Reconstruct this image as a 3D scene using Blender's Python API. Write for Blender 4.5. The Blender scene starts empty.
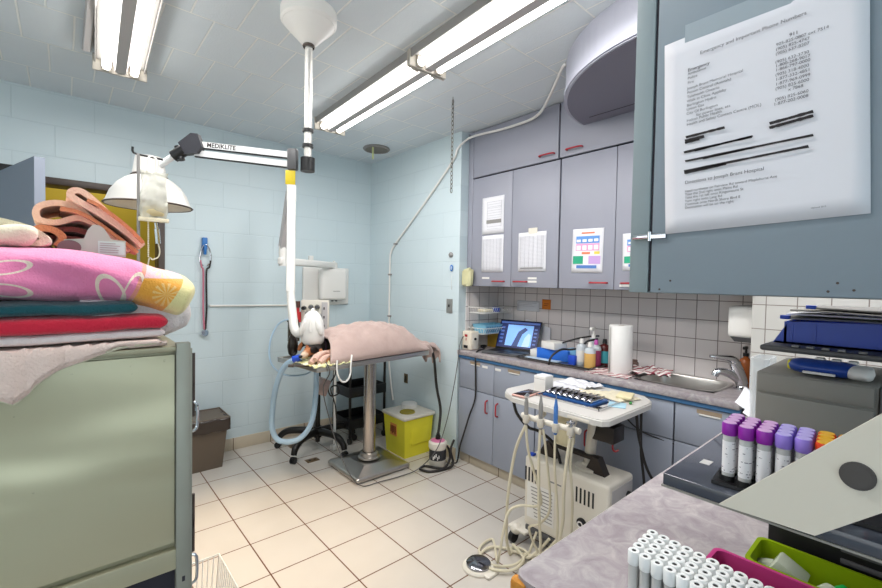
import bpy, bmesh, math, random
from mathutils import Vector, Matrix, noise
random.seed(7)
sc = bpy.context.scene
C = sc.collection
PI = math.pi
def V(*a): return Vector(a)

# ------------------------------------------------------------ materials
def lin(c):
    return tuple((x/255/12.92 if x/255 <= .04045 else ((x/255+.055)/1.055)**2.4) for x in c) + (1,)
class NT:
    def __init__(s, name):
        s.m = bpy.data.materials.new(name); s.m.use_nodes = True
        s.t = s.m.node_tree; s.b = s.t.nodes['Principled BSDF']; s.x = 0
    def n(s, typ, **k):
        q = s.t.nodes.new(typ)
        for a, v in k.items():
            if a.startswith('i_'): q.inputs[a[2:].replace('_', ' ')].default_value = v
            else: setattr(q, a, v)
        return q
    def l(s, a, b): s.t.links.new(a, b)
    def pos(s):
        return s.n('ShaderNodeNewGeometry').outputs['Position']
    def xyz(s):
        q = s.n('ShaderNodeSeparateXYZ'); s.l(s.pos(), q.inputs[0]); return q.outputs
    def obj(s):
        return s.n('ShaderNodeTexCoord').outputs['Object']
    def math(s, op, a, b=None, c=None):
        q = s.n('ShaderNodeMath', operation=op)
        for i, v in enumerate((a, b, c)):
            if v is None: continue
            if isinstance(v, (int, float)): q.inputs[i].default_value = v
            else: s.l(v, q.inputs[i])
        return q.outputs[0]
    def mix(s, f, a, b, mode='MIX'):
        q = s.n('ShaderNodeMix', data_type='RGBA', blend_type=mode)
        for i, v in ((0, f), (6, a), (7, b)):
            if isinstance(v, (int, float)): q.inputs[i].default_value = v
            elif isinstance(v, tuple): q.inputs[i].default_value = v
            else: s.l(v, q.inputs[i])
        return q.outputs[2]
    def noise(s, scale, detail=3, vec=None, rough=.5):
        q = s.n('ShaderNodeTexNoise'); q.inputs['Scale'].default_value = scale; q.inputs['Detail'].default_value = detail
        q.inputs['Roughness'].default_value = rough
        s.l(vec if vec is not None else s.pos(), q.inputs['Vector']); return q.outputs['Fac']
    def bump(s, h, strength=.3, dist=.005, prev=None):
        q = s.n('ShaderNodeBump'); q.inputs['Strength'].default_value = strength; q.inputs['Distance'].default_value = dist
        s.l(h, q.inputs['Height'])
        if prev is not None: s.l(prev, q.inputs['Normal'])
        return q.outputs[0]
    def ramp(s, f, stops):
        q = s.n('ShaderNodeValToRGB'); e = q.color_ramp.elements
        e[0].position, e[0].color = stops[0]; e[1].position, e[1].color = stops[1]
        for p, c in stops[2:]:
            z = e.new(p); z.color = c
        s.l(f, q.inputs[0]); return q.outputs[0]
def mat(name, col, rough=.5, metal=0, nb=0, nscale=200, var=0, vscale=8, trans=0, emit=None, es=0, alpha=1, coat=0, ior=1.45, dist=.002):
    t = NT(name); c = lin(col) if max(col) > 1 else tuple(col)+(1,)
    t.b.inputs['Base Color'].default_value = c
    t.b.inputs['Roughness'].default_value = rough; t.b.inputs['Metallic'].default_value = metal
    t.b.inputs['IOR'].default_value = ior
    if trans: t.b.inputs['Transmission Weight'].default_value = trans
    if coat: t.b.inputs['Coat Weight'].default_value = coat
    if alpha < 1: t.b.inputs['Alpha'].default_value = alpha
    if emit: t.b.inputs['Emission Color'].default_value = lin(emit); t.b.inputs['Emission Strength'].default_value = es
    f = t.noise(vscale, 4, t.obj())
    d = tuple(min(1, x*(1+var)) for x in c[:3])+(1,); e = tuple(x*(1-var) for x in c[:3])+(1,)
    if var: t.l(t.mix(f, e, d), t.b.inputs['Base Color'])
    if nb: t.l(t.bump(t.noise(nscale, 2, t.obj()), nb, dist), t.b.inputs['Normal'])
    return t.m

M = {}
def brickpos(t, a, b, oa, ob):
    """planar coordinates in the surface's own plane"""
    x = t.xyz(); q = t.n('ShaderNodeCombineXYZ')
    t.l(t.math('SUBTRACT', x[a], oa), q.inputs[0]); t.l(t.math('SUBTRACT', x[b], ob), q.inputs[1]); return q.outputs[0]
def brick(t, vec, w, h, mortar, offset, smooth=.1):
    q = t.n('ShaderNodeTexBrick', offset=offset, squash=1.0)
    q.inputs['Scale'].default_value = 1; q.inputs['Brick Width'].default_value = w; q.inputs['Row Height'].default_value = h
    q.inputs['Mortar Size'].default_value = mortar; q.inputs['Mortar Smooth'].default_value = smooth
    t.l(vec, q.inputs['Vector']); return q.outputs['Fac']
def block_wall(name, axis, off):
    t = NT(name)
    f = brick(t, brickpos(t, axis, 2, off, .1815), .4064, .2032, .004, .5, .8)
    base = t.mix(t.noise(1.3, 3), lin((196, 212, 218)), lin((208, 222, 227)))
    base = t.mix(t.math('MULTIPLY', f, .22), base, lin((160, 180, 188)))
    t.l(base, t.b.inputs['Base Color']); t.b.inputs['Roughness'].default_value = .42
    hh = t.math('SUBTRACT', t.math('MULTIPLY', t.noise(55, 4), .25), f)
    t.l(t.bump(hh, .45, .003), t.b.inputs['Normal']); return t.m
M['wall_back'] = block_wall('painted_block_back', 0, -.244+.4064)
M['wall_side'] = block_wall('painted_block_side', 1, 2.49)
def tilemat(name, a, b, oa, ob, s, col, grout, m=.004, rough=.25, var=.06, vs=6):
    t = NT(name)
    f = brick(t, brickpos(t, a, b, oa, ob), s, s, m, 0, .15)
    c = lin(col); n = t.noise(vs, 5)
    base = t.mix(n, tuple(x*(1-var) for x in c[:3])+(1,), tuple(min(1, x*(1+var)) for x in c[:3])+(1,))
    t.l(t.mix(f, base, lin(grout)), t.b.inputs['Base Color'])
    t.l(t.math('ADD', t.math('MULTIPLY', f, .6), rough), t.b.inputs['Roughness'])
    t.l(t.bump(t.math('SUBTRACT', t.math('MULTIPLY', t.noise(25, 2), .08), f), .5, .002), t.b.inputs['Normal'])
    return t.m
M['floor'] = tilemat('cream_floor_tile', 0, 1, 1.0584, 2.6906, .3088, (198, 192, 184), (98, 62, 40), .0035, .22, .05, 5)
M['base_tile'] = tilemat('baseboard_tile', 0, 1, 1.0584, 2.6906, .3088, (196, 184, 164), (90, 62, 45), .003, .3, .05, 5)
M['splash'] = tilemat('alcove_wall_tile', 1, 2, 1.151, 1.011, .1155, (218, 211, 210), (120, 108, 105), .0022, .15, .05, 3)
M['splash_end'] = tilemat('alcove_end_tile', 0, 2, 2.37, 1.011, .1155, (218, 211, 210), (120, 108, 105), .0022, .15, .05, 3)
M['splash_near'] = tilemat('pier_wall_tile', 1, 2, .514, 1.011, .1155, (196, 194, 190), (130, 120, 115), .0022, .15, .04, 3)
def ceilmat():
    t = NT('ceiling_tile_panels')
    f = brick(t, brickpos(t, 0, 1, .042-3.94, 3.06-4.05), .197, .405, .0048, .5, .3)
    base = t.mix(t.noise(2, 2), lin((206, 214, 220)), lin((218, 225, 230)))
    base = t.mix(t.math('MULTIPLY', f, .8), base, lin((244, 244, 240)))
    t.l(base, t.b.inputs['Base Color']); t.b.inputs['Roughness'].default_value = .7
    hh = t.math('SUBTRACT', t.math('MULTIPLY', t.noise(130, 3), .5), t.math('MULTIPLY', f, 1.5))
    t.l(t.bump(hh, .9, .003), t.b.inputs['Normal']); return t.m
M['ceiling'] = ceilmat()
def laminate():
    t = NT('marbled_laminate')
    n = t.n('ShaderNodeTexNoise'); n.inputs['Scale'].default_value = 22; n.inputs['Detail'].default_value = 10; n.inputs['Roughness'].default_value = .65; n.inputs['Distortion'].default_value = 1.1
    t.l(t.pos(), n.inputs['Vector'])
    c = t.ramp(n.outputs['Fac'], [(.3, lin((132, 124, 130))), (.62, lin((178, 174, 174))), (.48, lin((158, 152, 156))), (.75, lin((196, 192, 190)))])
    c = t.mix(t.math('MULTIPLY', t.noise(7, 4), .3), c, lin((168, 146, 148)))
    t.l(c, t.b.inputs['Base Color']); t.b.inputs['Roughness'].default_value = .38; return t.m
M['laminate'] = laminate()
def steel(name, col, rough, scale, b):
    t = NT(name); t.b.inputs['Metallic'].default_value = 1
    mp = t.n('ShaderNodeMapping'); mp.inputs['Scale'].default_value = (scale*.06, scale, scale); t.l(t.obj(), mp.inputs['Vector'])
    f = t.noise(6, 4, mp.outputs[0]); c = lin(col)
    t.l(t.mix(f, tuple(x*.95 for x in c[:3])+(1,), c), t.b.inputs['Base Color'])
    t.l(t.math('ADD', t.math('MULTIPLY', f, .12), rough), t.b.inputs['Roughness'])
    t.l(t.bump(t.noise(2.2, 1, t.obj()), b, .05), t.b.inputs['Normal']); return t.m
M['steel'] = steel('brushed_steel', (200, 196, 192), .26, 30, .02)
M['chrome'] = mat('polished_chrome', (215, 215, 218), .08, 1)
def cagesteel():
    t = NT('dull_cage_steel'); t.b.inputs['Metallic'].default_value = .45
    f = t.noise(1.2, 5, t.obj())
    c = t.mix(f, lin((190, 184, 152)), lin((208, 202, 174)))
    sm = t.noise(30, 6, t.obj()); st = t.math('GREATER_THAN', sm, .72)
    t.l(t.mix(t.math('MULTIPLY', st, .3), c, lin((130, 124, 100))), t.b.inputs['Base Color'])
    t.b.inputs['Roughness'].default_value = .36
    w = t.n('ShaderNodeTexNoise'); w.inputs['Scale'].default_value = 3.2; w.inputs['Detail'].default_value = .5; w.inputs['Distortion'].default_value = .8
    mp = t.n('ShaderNodeMapping'); mp.inputs['Scale'].default_value = (.5, 1, 1.6); t.l(t.obj(), mp.inputs['Vector']); t.l(mp.outputs[0], w.inputs['Vector'])
    t.l(t.bump(w.outputs['Fac'], .6, .08), t.b.inputs['Normal']); return t.m
M['cage'] = cagesteel()
M['cage_frame'] = mat('grey_cage_frame', (162, 162, 150), .45, .4, var=.12, vscale=12)
M['upper'] = mat('lavender_grey_laminate', (148, 150, 163), .45, var=.03, vscale=3)
M['lower'] = mat('blue_grey_laminate', (150, 156, 170), .45, var=.03, vscale=3)
M['near_cab'] = mat('blue_grey_painted_wood', (132, 146, 156), .42, nb=.15, nscale=60, var=.05, vscale=4)
M['near_frame'] = mat('pale_grey_painted_frame', (142, 156, 160), .45, nb=.12, nscale=60, var=.05, vscale=4)
M['carcass'] = mat('dark_cabinet_gap', (52, 50, 58), .8)
M['bulk'] = mat('pale_violet_grey_paint', (170, 172, 186), .5)
M['bluestrip'] = mat('blue_edge_strip', (58, 100, 140), .5, var=.08)
M['white'] = mat('white_plastic', (228, 226, 222), .35)
M['offwhite'] = mat('ivory_enamel', (222, 216, 204), .35, var=.03)
M['whitepaint'] = mat('white_enamel_metal', (224, 224, 224), .35)
M['black'] = mat('black_plastic', (22, 22, 24), .4)
M['blacksat'] = mat('black_satin_metal', (28, 26, 25), .3, .3)
M['darkgrey'] = mat('dark_grey_plastic', (84, 84, 86), .4)
M['greyplastic'] = mat('warm_grey_plastic', (146, 143, 136), .55, nb=.08, nscale=400, var=.04)
M['midgrey'] = mat('mid_grey_plastic', (140, 138, 136), .5)
M['red'] = mat('red_metal', (168, 40, 48), .35)
M['blue'] = mat('blue_plastic', (36, 76, 190), .35)
M['ltblue'] = mat('light_blue_plastic', (120, 176, 214), .4)
M['tube'] = mat('fluorescent_tube', (255, 255, 255), .4, emit=(255, 252, 246), es=20)
M['endplate'] = mat('cream_end_plate', (182, 176, 166), .5)
M['door'] = mat('blue_grey_door', (134, 142, 157), .5)
M['traywhite'] = mat('soft_white_plastic', (206, 203, 199), .4)
M['fixture'] = mat('grey_white_housing', (150, 148, 146), .45)
M['reflector'] = mat('white_reflector_metal', (182, 178, 178), .4)
M['paper'] = mat('white_paper', (226, 226, 232), .8, nb=.1, nscale=10, dist=.004)
M['ink'] = mat('grey_black_ink', (74, 74, 82), .8)
M['marker'] = mat('black_marker_ink', (34, 28, 30), .6)
M['glass'] = mat('clear_plastic', (240, 244, 246), .08, trans=.9, ior=1.2)
M['hose'] = mat('light_blue_clear_hose', (178, 206, 228), .3, trans=.2, ior=1.2)
M['ivory_hose'] = mat('ivory_rubber_hose', (212, 204, 180), .5)
M['yellow'] = mat('yellow_plastic', (230, 220, 56), .4, var=.05)
M['rubber'] = mat('dark_cable_rubber', (36, 33, 32), .5)
M['brownmetal'] = mat('brown_door_frame', (70, 58, 52), .45)
M['tape'] = mat('clear_tape', (214, 220, 224), .2, trans=.5, ior=1.1)
def terry(name, col, col2=None, var=.18, scale=260):
    t = NT(name); c = lin(col); d = lin(col2) if col2 else tuple(x*(1-var) for x in c[:3])+(1,)
    t.l(t.mix(t.noise(9, 4, t.obj()), d, c), t.b.inputs['Base Color'])
    t.b.inputs['Roughness'].default_value = .95; t.b.inputs['Sheen Weight'].default_value = .25
    t.l(t.bump(t.noise(scale, 3, t.obj()), .8, .003), t.b.inputs['Normal']); return t.m
M['peach'] = terry('peach_terry', (244, 220, 208), (236, 206, 194))
M['blanket'] = terry('dusty_pink_fleece', (200, 176, 168), (164, 140, 133), scale=90)
M['teal'] = terry('teal_terry', (10, 92, 100), (6, 66, 76))
M['redterry'] = terry('red_terry', (222, 36, 66), (196, 24, 52))
M['whiteterry'] = terry('white_terry', (232, 222, 220))
M['cream'] = terry('cream_fleece', (230, 222, 198), (214, 204, 176))
M['tan'] = terry('tan_striped_terry', (250, 218, 192), (228, 176, 146), scale=180)
M['rust'] = terry('rust_terry', (230, 152, 106), (186, 108, 74), scale=180)
M['maroon'] = terry('maroon_terry', (158, 92, 80), (120, 62, 56), scale=180)
def stripes(name, a, b, vec, sc_, fac=.5, dist=0):
    t = NT(name); w = t.n('ShaderNodeTexWave', bands_direction=vec); w.inputs['Scale'].default_value = sc_; w.inputs['Distortion'].default_value = dist
    t.l(t.obj(), w.inputs['Vector']); t.l(t.mix(t.math('GREATER_THAN', w.outputs['Fac'], fac), lin(a), lin(b)), t.b.inputs['Base Color'])
    t.b.inputs['Roughness'].default_value = .9; return t.m
M['stripecloth'] = stripes('red_white_striped_cloth', (228, 222, 218), (150, 62, 78), 'DIAGONAL', 14, .6, 2)
def pinkfloral():
    t = NT('pink_floral_terry'); x = t.xyz(); X, Z = x[0], x[2]
    def gt(a, b): return t.math('GREATER_THAN', a, b)
    base = t.mix(t.noise(14, 4), lin((228, 112, 160)), lin((240, 152, 190)))
    band = gt(t.math('SUBTRACT', X, t.math('MULTIPLY', t.math('SUBTRACT', Z, 1.463), .36)), .118)
    line = gt(t.math('SUBTRACT', X, t.math('MULTIPLY', t.math('SUBTRACT', Z, 1.463), .36)), .111)
    low = gt(1.435, Z)
    orange = t.mix(low, lin((240, 190, 196)), lin((236, 166, 62)))
    # pale flower bursts in the band
    def burst(x0, z0, r):
        dx = t.math('SUBTRACT', X, x0); dz = t.math('SUBTRACT', Z, z0)
        d = t.math('SQRT', t.math('ADD', t.math('MULTIPLY', dx, dx), t.math('MULTIPLY', dz, dz)))
        a = t.math('ABSOLUTE', t.math('SINE', t.math('MULTIPLY', t.math('ARCTAN2', dz, dx), 6)))
        return t.math('MULTIPLY', gt(r, d), gt(a, .75))
    c = t.mix(line, base, lin((232, 150, 130))); c = t.mix(band, c, orange)
    bb = t.math('MAXIMUM', burst(.142, 1.405, .022), burst(.142, 1.455, .02))
    c = t.mix(t.math('MULTIPLY', t.math('MULTIPLY', bb, band), .55), c, lin((244, 214, 150)))
    def ring(x0, z0, a, b, th, w=.13):
        dx = t.math('SUBTRACT', X, x0); dz = t.math('SUBTRACT', Z, z0); ct, st = math.cos(th), math.sin(th)
        u = t.math('DIVIDE', t.math('ADD', t.math('MULTIPLY', dx, ct), t.math('MULTIPLY', dz, st)), a)
        v = t.math('DIVIDE', t.math('SUBTRACT', t.math('MULTIPLY', dz, ct), t.math('MULTIPLY', dx, st)), b)
        d = t.math('SQRT', t.math('ADD', t.math('MULTIPLY', u, u), t.math('MULTIPLY', v, v)))
        return gt(w, t.math('ABSOLUTE', t.math('SUBTRACT', d, 1)))
    rr = ring(.062, 1.408, .016, .032, .45)
    for q in ((.092, 1.414, .011, .03, -.35), (-.068, 1.448, .028, .010, .2), (-.066, 1.412, .026, .010, -.15), (-.2, 1.42, .03, .014, .5), (-.16, 1.45, .014, .03, .2)):
        rr = t.math('MAXIMUM', rr, ring(*q))
    c = t.mix(t.math('MULTIPLY', rr, t.math('SUBTRACT', 1, band)), c, lin((240, 218, 200)))
    edge = gt(t.math('SUBTRACT', X, t.math('MULTIPLY', t.math('SUBTRACT', Z, 1.43), .6)), .173)
    c = t.mix(edge, c, lin((234, 222, 160)))
    t.l(c, t.b.inputs['Base Color']); t.b.inputs['Roughness'].default_value = .95; t.b.inputs['Sheen Weight'].default_value = .3
    t.l(t.bump(t.noise(300, 3), .7, .003), t.b.inputs['Normal']); return t.m
M['pinkfloral'] = pinkfloral()

# ------------------------------------------------------------ mesh builder (world coordinates, optional transform)
class B:
    def __init__(s, T=None): s.bm = bmesh.new(); s.T = T or Matrix.Identity(4)
    def _add(s, vs, fs, smooth=False):
        vv = [s.bm.verts.new(s.T @ Vector(v)) for v in vs]
        for f in fs:
            try:
                q = s.bm.faces.new([vv[i] for i in f]); q.smooth = smooth
            except ValueError: pass
        return vv
    def box(s, lo, hi, bev=0, seg=2, R=None):
        b = bmesh.new(); bmesh.ops.create_cube(b, size=1)
        c = (Vector(lo)+Vector(hi))/2; d = Vector(hi)-Vector(lo)
        for v in b.verts: v.co = Vector((v.co.x*d.x, v.co.y*d.y, v.co.z*d.z))
        if bev: bmesh.ops.bevel(b, geom=b.edges[:], offset=min(bev, min(abs(q) for q in d)*.49), segments=seg, profile=.5, affect='EDGES')
        for v in b.verts: v.co = ((R @ v.co) if R else v.co)+c
        s.merge(b, smooth=bev > 0); return s
    def merge(s, b, smooth=True):
        b.verts.index_update()
        s._add([v.co.copy() for v in b.verts], [[v.index for v in f.verts] for f in b.faces], smooth); b.free()
    def frustum(s, lo, hi, lo2, hi2, z0, z1):
        vs = [(lo[0], lo[1], z0), (hi[0], lo[1], z0), (hi[0], hi[1], z0), (lo[0], hi[1], z0), (lo2[0], lo2[1], z1), (hi2[0], lo2[1], z1), (hi2[0], hi2[1], z1), (lo2[0], hi2[1], z1)]
        s._add(vs, [(3, 2, 1, 0), (4, 5, 6, 7), (0, 1, 5, 4), (1, 2, 6, 5), (2, 3, 7, 6), (3, 0, 4, 7)]); return s
    def cyl(s, p0, p1, r0, r1=None, n=20, cap=True):
        p0, p1 = Vector(p0), Vector(p1); r1 = r0 if r1 is None else r1
        a = (p1-p0).normalized(); u = a.orthogonal().normalized(); w = a.cross(u)
        vs = []
        for p, r in ((p0, r0), (p1, r1)):
            for i in range(n):
                t = 2*PI*i/n; vs.append(p+u*math.cos(t)*r+w*math.sin(t)*r)
        fs = [(i, (i+1) % n, n+(i+1) % n, n+i) for i in range(n)]
        vv = s._add(vs, fs, True)
        if cap:
            for k in ([vv[i] for i in range(n-1, -1, -1)], [vv[n+i] for i in range(n)]):
                try: s.bm.faces.new(k)
                except ValueError: pass
        return s
    def tube(s, pts, r, n=8, sub=6, closed=False):
        P = [Vector(p) for p in pts]
        if sub > 1 and len(P) > 2:
            Q = []
            m = len(P)
            rng = range(m if closed else m-1)
            for i in rng:
                if closed: a, b, c, d = P[i-1], P[i], P[(i+1) % m], P[(i+2) % m]
                else: a, b, c, d = P[max(i-1, 0)], P[i], P[i+1], P[min(i+2, m-1)]
                for k in range(sub):
                    t = k/sub
                    Q.append(.5*((2*b)+(c-a)*t+(2*a-5*b+4*c-d)*t*t+(3*b-a-3*c+d)*t**3))
            if not closed: Q.append(P[-1])
            P = Q
        m = len(P); rr = r if callable(r) else (lambda t: r)
        tan = [(P[min(i+1, m-1)]-P[max(i-1, 0)]).normalized() for i in range(m)]
        if closed: tan = [(P[(i+1) % m]-P[i-1]).normalized() for i in range(m)]
        u = tan[0].orthogonal().normalized(); vs = []
        for i in range(m):
            u = (u-tan[i]*u.dot(tan[i]));
            u = u.normalized() if u.length > 1e-6 else tan[i].orthogonal().normalized()
            w = tan[i].cross(u); q = rr(i/(m-1))
            for k in range(n):
                t = 2*PI*k/n; vs.append(P[i]+u*math.cos(t)*q+w*math.sin(t)*q)
        fs = [(i*n+k, i*n+(k+1) % n, (i+1)*n+(k+1) % n, (i+1)*n+k) for i in range(m-1) for k in range(n)]
        if closed: fs += [((m-1)*n+k, (m-1)*n+(k+1) % n, (k+1) % n, k) for k in range(n)]
        else: fs += [tuple(range(n-1, -1, -1)), tuple((m-1)*n+k for k in range(n))]
        s._add(vs, fs, True); return s
    def lathe(s, prof, o, n=32, axis=(0, 0, 1), smooth=True):
        o = Vector(o); a = Vector(axis).normalized(); u = a.orthogonal().normalized(); w = a.cross(u); vs = []
        for r, z in prof:
            for i in range(n):
                t = 2*PI*i/n; vs.append(o+a*z+(u*math.cos(t)+w*math.sin(t))*max(r, 1e-5))
        m = len(prof)
        fs = [(j*n+i, j*n+(i+1) % n, (j+1)*n+(i+1) % n, (j+1)*n+i) for j in range(m-1) for i in range(n)]
        s._add(vs, fs, smooth); return s
    def prism(s, poly, o, u, v, depth):
        """outline poly in plane (o,u,v), thickness depth along u x v"""
        o, u, v = Vector(o), Vector(u), Vector(v); w = u.cross(v).normalized()*depth; n = len(poly)
        vs = [o+u*a+v*b for a, b in poly]+[o+u*a+v*b+w for a, b in poly]
        s._add(vs, [tuple(range(n-1, -1, -1)), tuple(range(n, 2*n))]+[(i, (i+1) % n, n+(i+1) % n, n+i) for i in range(n)]); return s
    def grid(s, f, nu, nv, smooth=True, wrapu=False):
        vs = [f(i/(nu if wrapu else nu-1), j/(nv-1)) for j in range(nv) for i in range(nu)]
        fs = []
        for j in range(nv-1):
            for i in range(nu if wrapu else nu-1):
                i2 = (i+1) % nu; fs.append((j*nu+i, j*nu+i2, (j+1)*nu+i2, (j+1)*nu+i))
        s._add(vs, fs, smooth); return s
    def ball(s, c, r, sx=1, sy=1, sz=1, n=16):
        c = Vector(c)
        s.grid(lambda u, v: c+V(math.cos(2*PI*u)*math.sin(PI*v)*r*sx, math.sin(2*PI*u)*math.sin(PI*v)*r*sy, math.cos(PI*v)*r*sz), n, n//2+2, True, True); return s
    def ribbon(s, path, th, o, u, v, depthvec, sub=6):
        """thick folded cloth: 2D path in plane (u,v), thickness th, extruded along depthvec"""
        P = [Vector((a, b, 0)) for a, b in path]; Q = []; m = len(P)
        for i in range(m-1):
            a, b, c, d = P[max(i-1, 0)], P[i], P[i+1], P[min(i+2, m-1)]
            for k in range(sub):
                t = k/sub; Q.append(.5*((2*b)+(c-a)*t+(2*a-5*b+4*c-d)*t*t+(3*b-a-3*c+d)*t**3))
        Q.append(P[-1]); L = []; R = []
        for i in range(len(Q)):
            t = (Q[min(i+1, len(Q)-1)]-Q[max(i-1, 0)]).normalized(); nn = Vector((-t.y, t.x, 0))*th/2
            L.append(Q[i]+nn); R.append(Q[i]-nn)
        ring = L+R[::-1]; n = len(ring); o, u, v, dv = Vector(o), Vector(u), Vector(v), Vector(depthvec); K = 8; vs = []
        for k in range(K+1):
            for p in ring:
                q = o+u*p.x+v*p.y+dv*k/K
                q += Vector((noise.noise(q*14), noise.noise(q*14+V(9, 0, 0))*.3, noise.noise(q*14+V(0, 9, 0))))*.006
                vs.append(q)
        fs = [(k*n+i, k*n+(i+1) % n, (k+1)*n+(i+1) % n, (k+1)*n+i) for k in range(K) for i in range(n)]
        h = len(L)
        for k in (0, K):
            for i in range(h-1):
                fs.append((k*n+i, k*n+i+1, k*n+n-2-i, k*n+n-1-i))
        s._add(vs, fs, True); return s
    def noise(s, amp, scale, seed=0):
        for v in s.bm.verts:
            p = v.co*scale+V(seed, seed*.7, 0); v.co += V(noise.noise(p), noise.noise(p+V(31, 0, 0)), noise.noise(p+V(0, 57, 0)))*amp
        return s
ROOT = {}
def obj(name, b, m, parent=None, solid=0, sub=0, label=None, ang=40):
    me = bpy.data.meshes.new(name)
    off = Vector((0, 0, 0))
    p = parent
    while p is not None: off += p.location; p = p.parent
    bmesh.ops.recalc_face_normals(b.bm, faces=b.bm.faces[:])
    for v in b.bm.verts: v.co -= off
    for e in b.bm.edges:
        if len(e.link_faces) == 2 and e.calc_face_angle(0) > math.radians(ang): e.smooth = False
    b.bm.to_mesh(me); b.bm.free()
    o = bpy.data.objects.new(name, me); C.objects.link(o)
    for q in (m if isinstance(m, (list, tuple)) else [m]): me.materials.append(M[q] if isinstance(q, str) else q)
    if parent is not None: o.parent = parent
    if solid:
        q = o.modifiers.new('t', 'SOLIDIFY'); q.thickness = solid; q.offset = 0
    if sub:
        q = o.modifiers.new('s', 'SUBSURF'); q.levels = sub; q.render_levels = sub
    if label: o['label'] = label
    return o
def tag(o, label, cat, group=None):
    o['label'] = label; o['category'] = cat
    if group: o['group'] = group
    return o
def thing(name, label, cat, loc, group=None):
    o = bpy.data.objects.new(name, None); o.empty_display_size = .05; C.objects.link(o); o.location = loc
    return tag(o, label, cat, group)
def struct(name, b, m, parent=None, **k):
    o = obj(name, b, m, parent, **k)
    if parent is None: o['kind'] = 'structure'
    return o
def dup(root, loc, label=None, group=None):
    r = root.copy(); C.objects.link(r); r.location = loc
    if label: r['label'] = label
    if group: r['group'] = group
    for ch in list(root.children):
        c = ch.copy(); C.objects.link(c); c.parent = r
        for g in ch.children:
            d = g.copy(); C.objects.link(d); d.parent = c
    return r
def text(name, s, o, u, v, size, m, parent, bold=0, align='LEFT', label=None):
    cu = bpy.data.curves.new(name, 'FONT'); cu.body = s; cu.size = size; cu.align_x = align; cu.offset = bold
    cu.materials.append(M[m]); t = bpy.data.objects.new(name, cu); C.objects.link(t)
    u = Vector(u).normalized(); w = u.cross(Vector(v)).normalized(); v2 = w.cross(u)
    off = Vector((0, 0, 0)); p = parent
    while p is not None: off += p.location; p = p.parent
    mt = Matrix((u, v2, w)).transposed().to_4x4(); mt.translation = Vector(o)-off
    if parent is not None: t.parent = parent
    t.matrix_local = mt
    if label: t['label'] = label
    return t

# ------------------------------------------------------------ the room
H = 2.635; WY = 3.822; WX = 2.373; CY = 2.49; SX = 2.84; LX = -1.5; FY = -1.7
struct('floor', B().box((LX-.1, FY-.1, -.1), (3.1, 5.2, 0)), 'floor')
struct('ceiling', B().box((LX-.1, FY-.1, H), (3.1, 5.2, H+.1)), 'ceiling')
# back wall with a doorway from x=-.33 to .55
struct('wall_back', B().box((LX-.1, WY, 0), (-.36, WY+.15, H)).box((.57, WY, 0), (WX+.12, WY+.15, H)).box((-.36, WY, 2.07), (.57, WY+.15, H)), 'wall_back')
struct('wall_right', B().box((WX, CY, 0), (SX+.15, WY, H)), 'wall_side')
struct('wall_alcove', B().box((SX, -.1, 0), (SX+.15, CY, H)), 'splash')
struct('wall_pier', B().box((2.5, FY, 0), (SX+.15, .568, H)), 'splash_near')
struct('wall_left', B().box((LX-.15, FY, 0), (LX, 5.1, H)), 'wall_side')
struct('wall_front', B().box((LX-.1, FY-.15, 0), (SX+.1, FY, H)), 'wall_back')
struct('wall_passage', B().box((LX, 4.75, 0), (3, 4.9, H)), mat('olive_wall_panels', (176, 150, 34), .5, var=.06))
struct('baseboard_back', B().box((.615, WY-.011, 0), (WX, WY, .098), .003), 'base_tile')
struct('baseboard_right', B().box((WX-.011, CY, 0), (WX, WY-.011, .098), .003), 'base_tile')
# tiled end face of the alcove beside the column
struct('wall_end', B().box((2.45, CY-.012, .9), (SX, CY-.002, 1.41)), 'splash_end')
# door frame and leaf
f = B().box((-.36, WY-.02, 0), (-.315, WY+.16, 2.07), .004).box((.53, WY-.02, 0), (.57, WY+.16, 2.07), .004).box((-.36, WY-.02, 2.03), (.57, WY+.16, 2.075), .004)
struct('door_1_frame', f, 'brownmetal')
A, D = V(-.305, 3.80, 0), V(-.07, 2.985, 0); du = (D-A).normalized(); dn = V(du.y, -du.x, 0)
b = B().prism([(0, .01), ((D-A).length, .01), ((D-A).length, 2.03), (0, 2.03)], A, du, (0, 0, 1), .042)
d = struct('door_1', b, 'door')
obj('door_handle', B().cyl(D-du*.07+V(0, 0, 1.0)-dn*.05, D-du*.07+V(0, 0, 1.0)+dn*.1, .012).ball(D-du*.07+V(0, 0, 1.0)-dn*.06, .028).ball(D-du*.07+V(0, 0, 1.0)+dn*.10, .028), 'chrome', d)
obj('door_closer', B().box((-.33, 3.6, 2.035), (-.15, 3.68, 2.085), .008), 'black', d)

# pale conduit running over the cupboards and down the right wall
b = B().tube([(2.03, 1.33, 2.622), (2.06, 1.375, 2.622), (2.18, 1.50, 2.615), (2.30, 1.63, 2.605), (2.40, 1.76, 2.585), (2.43, 1.86, 2.572), (2.44, 1.98, 2.572), (2.44, 2.14, 2.575), (2.44, 2.34, 2.59), (2.41, 2.45, 2.575), (2.36, 2.52, 2.50), (2.36, 2.58, 2.41), (2.36, 2.95, 2.105), (2.36, 3.347, 1.80), (2.36, 3.43, 1.71), (2.36, 3.445, 1.6), (2.36, 3.445, .98), (2.36, 3.43, .62), (2.36, 3.36, .30)], .009, 8, 4)
t = thing('wall_conduit', 'thin white conduit slanting down the pale blue right wall from the cupboards', 'conduit', (2.36, 3.4, 0))
obj('pipe', b, 'white', t)
for y, z in ((3.36, 1.79), (3.445, 1.5), (3.445, 1.1)): obj('clip', B().box((2.35, y-.02, z-.008), (2.373, y+.02, z+.008), .003), 'midgrey', t)
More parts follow.
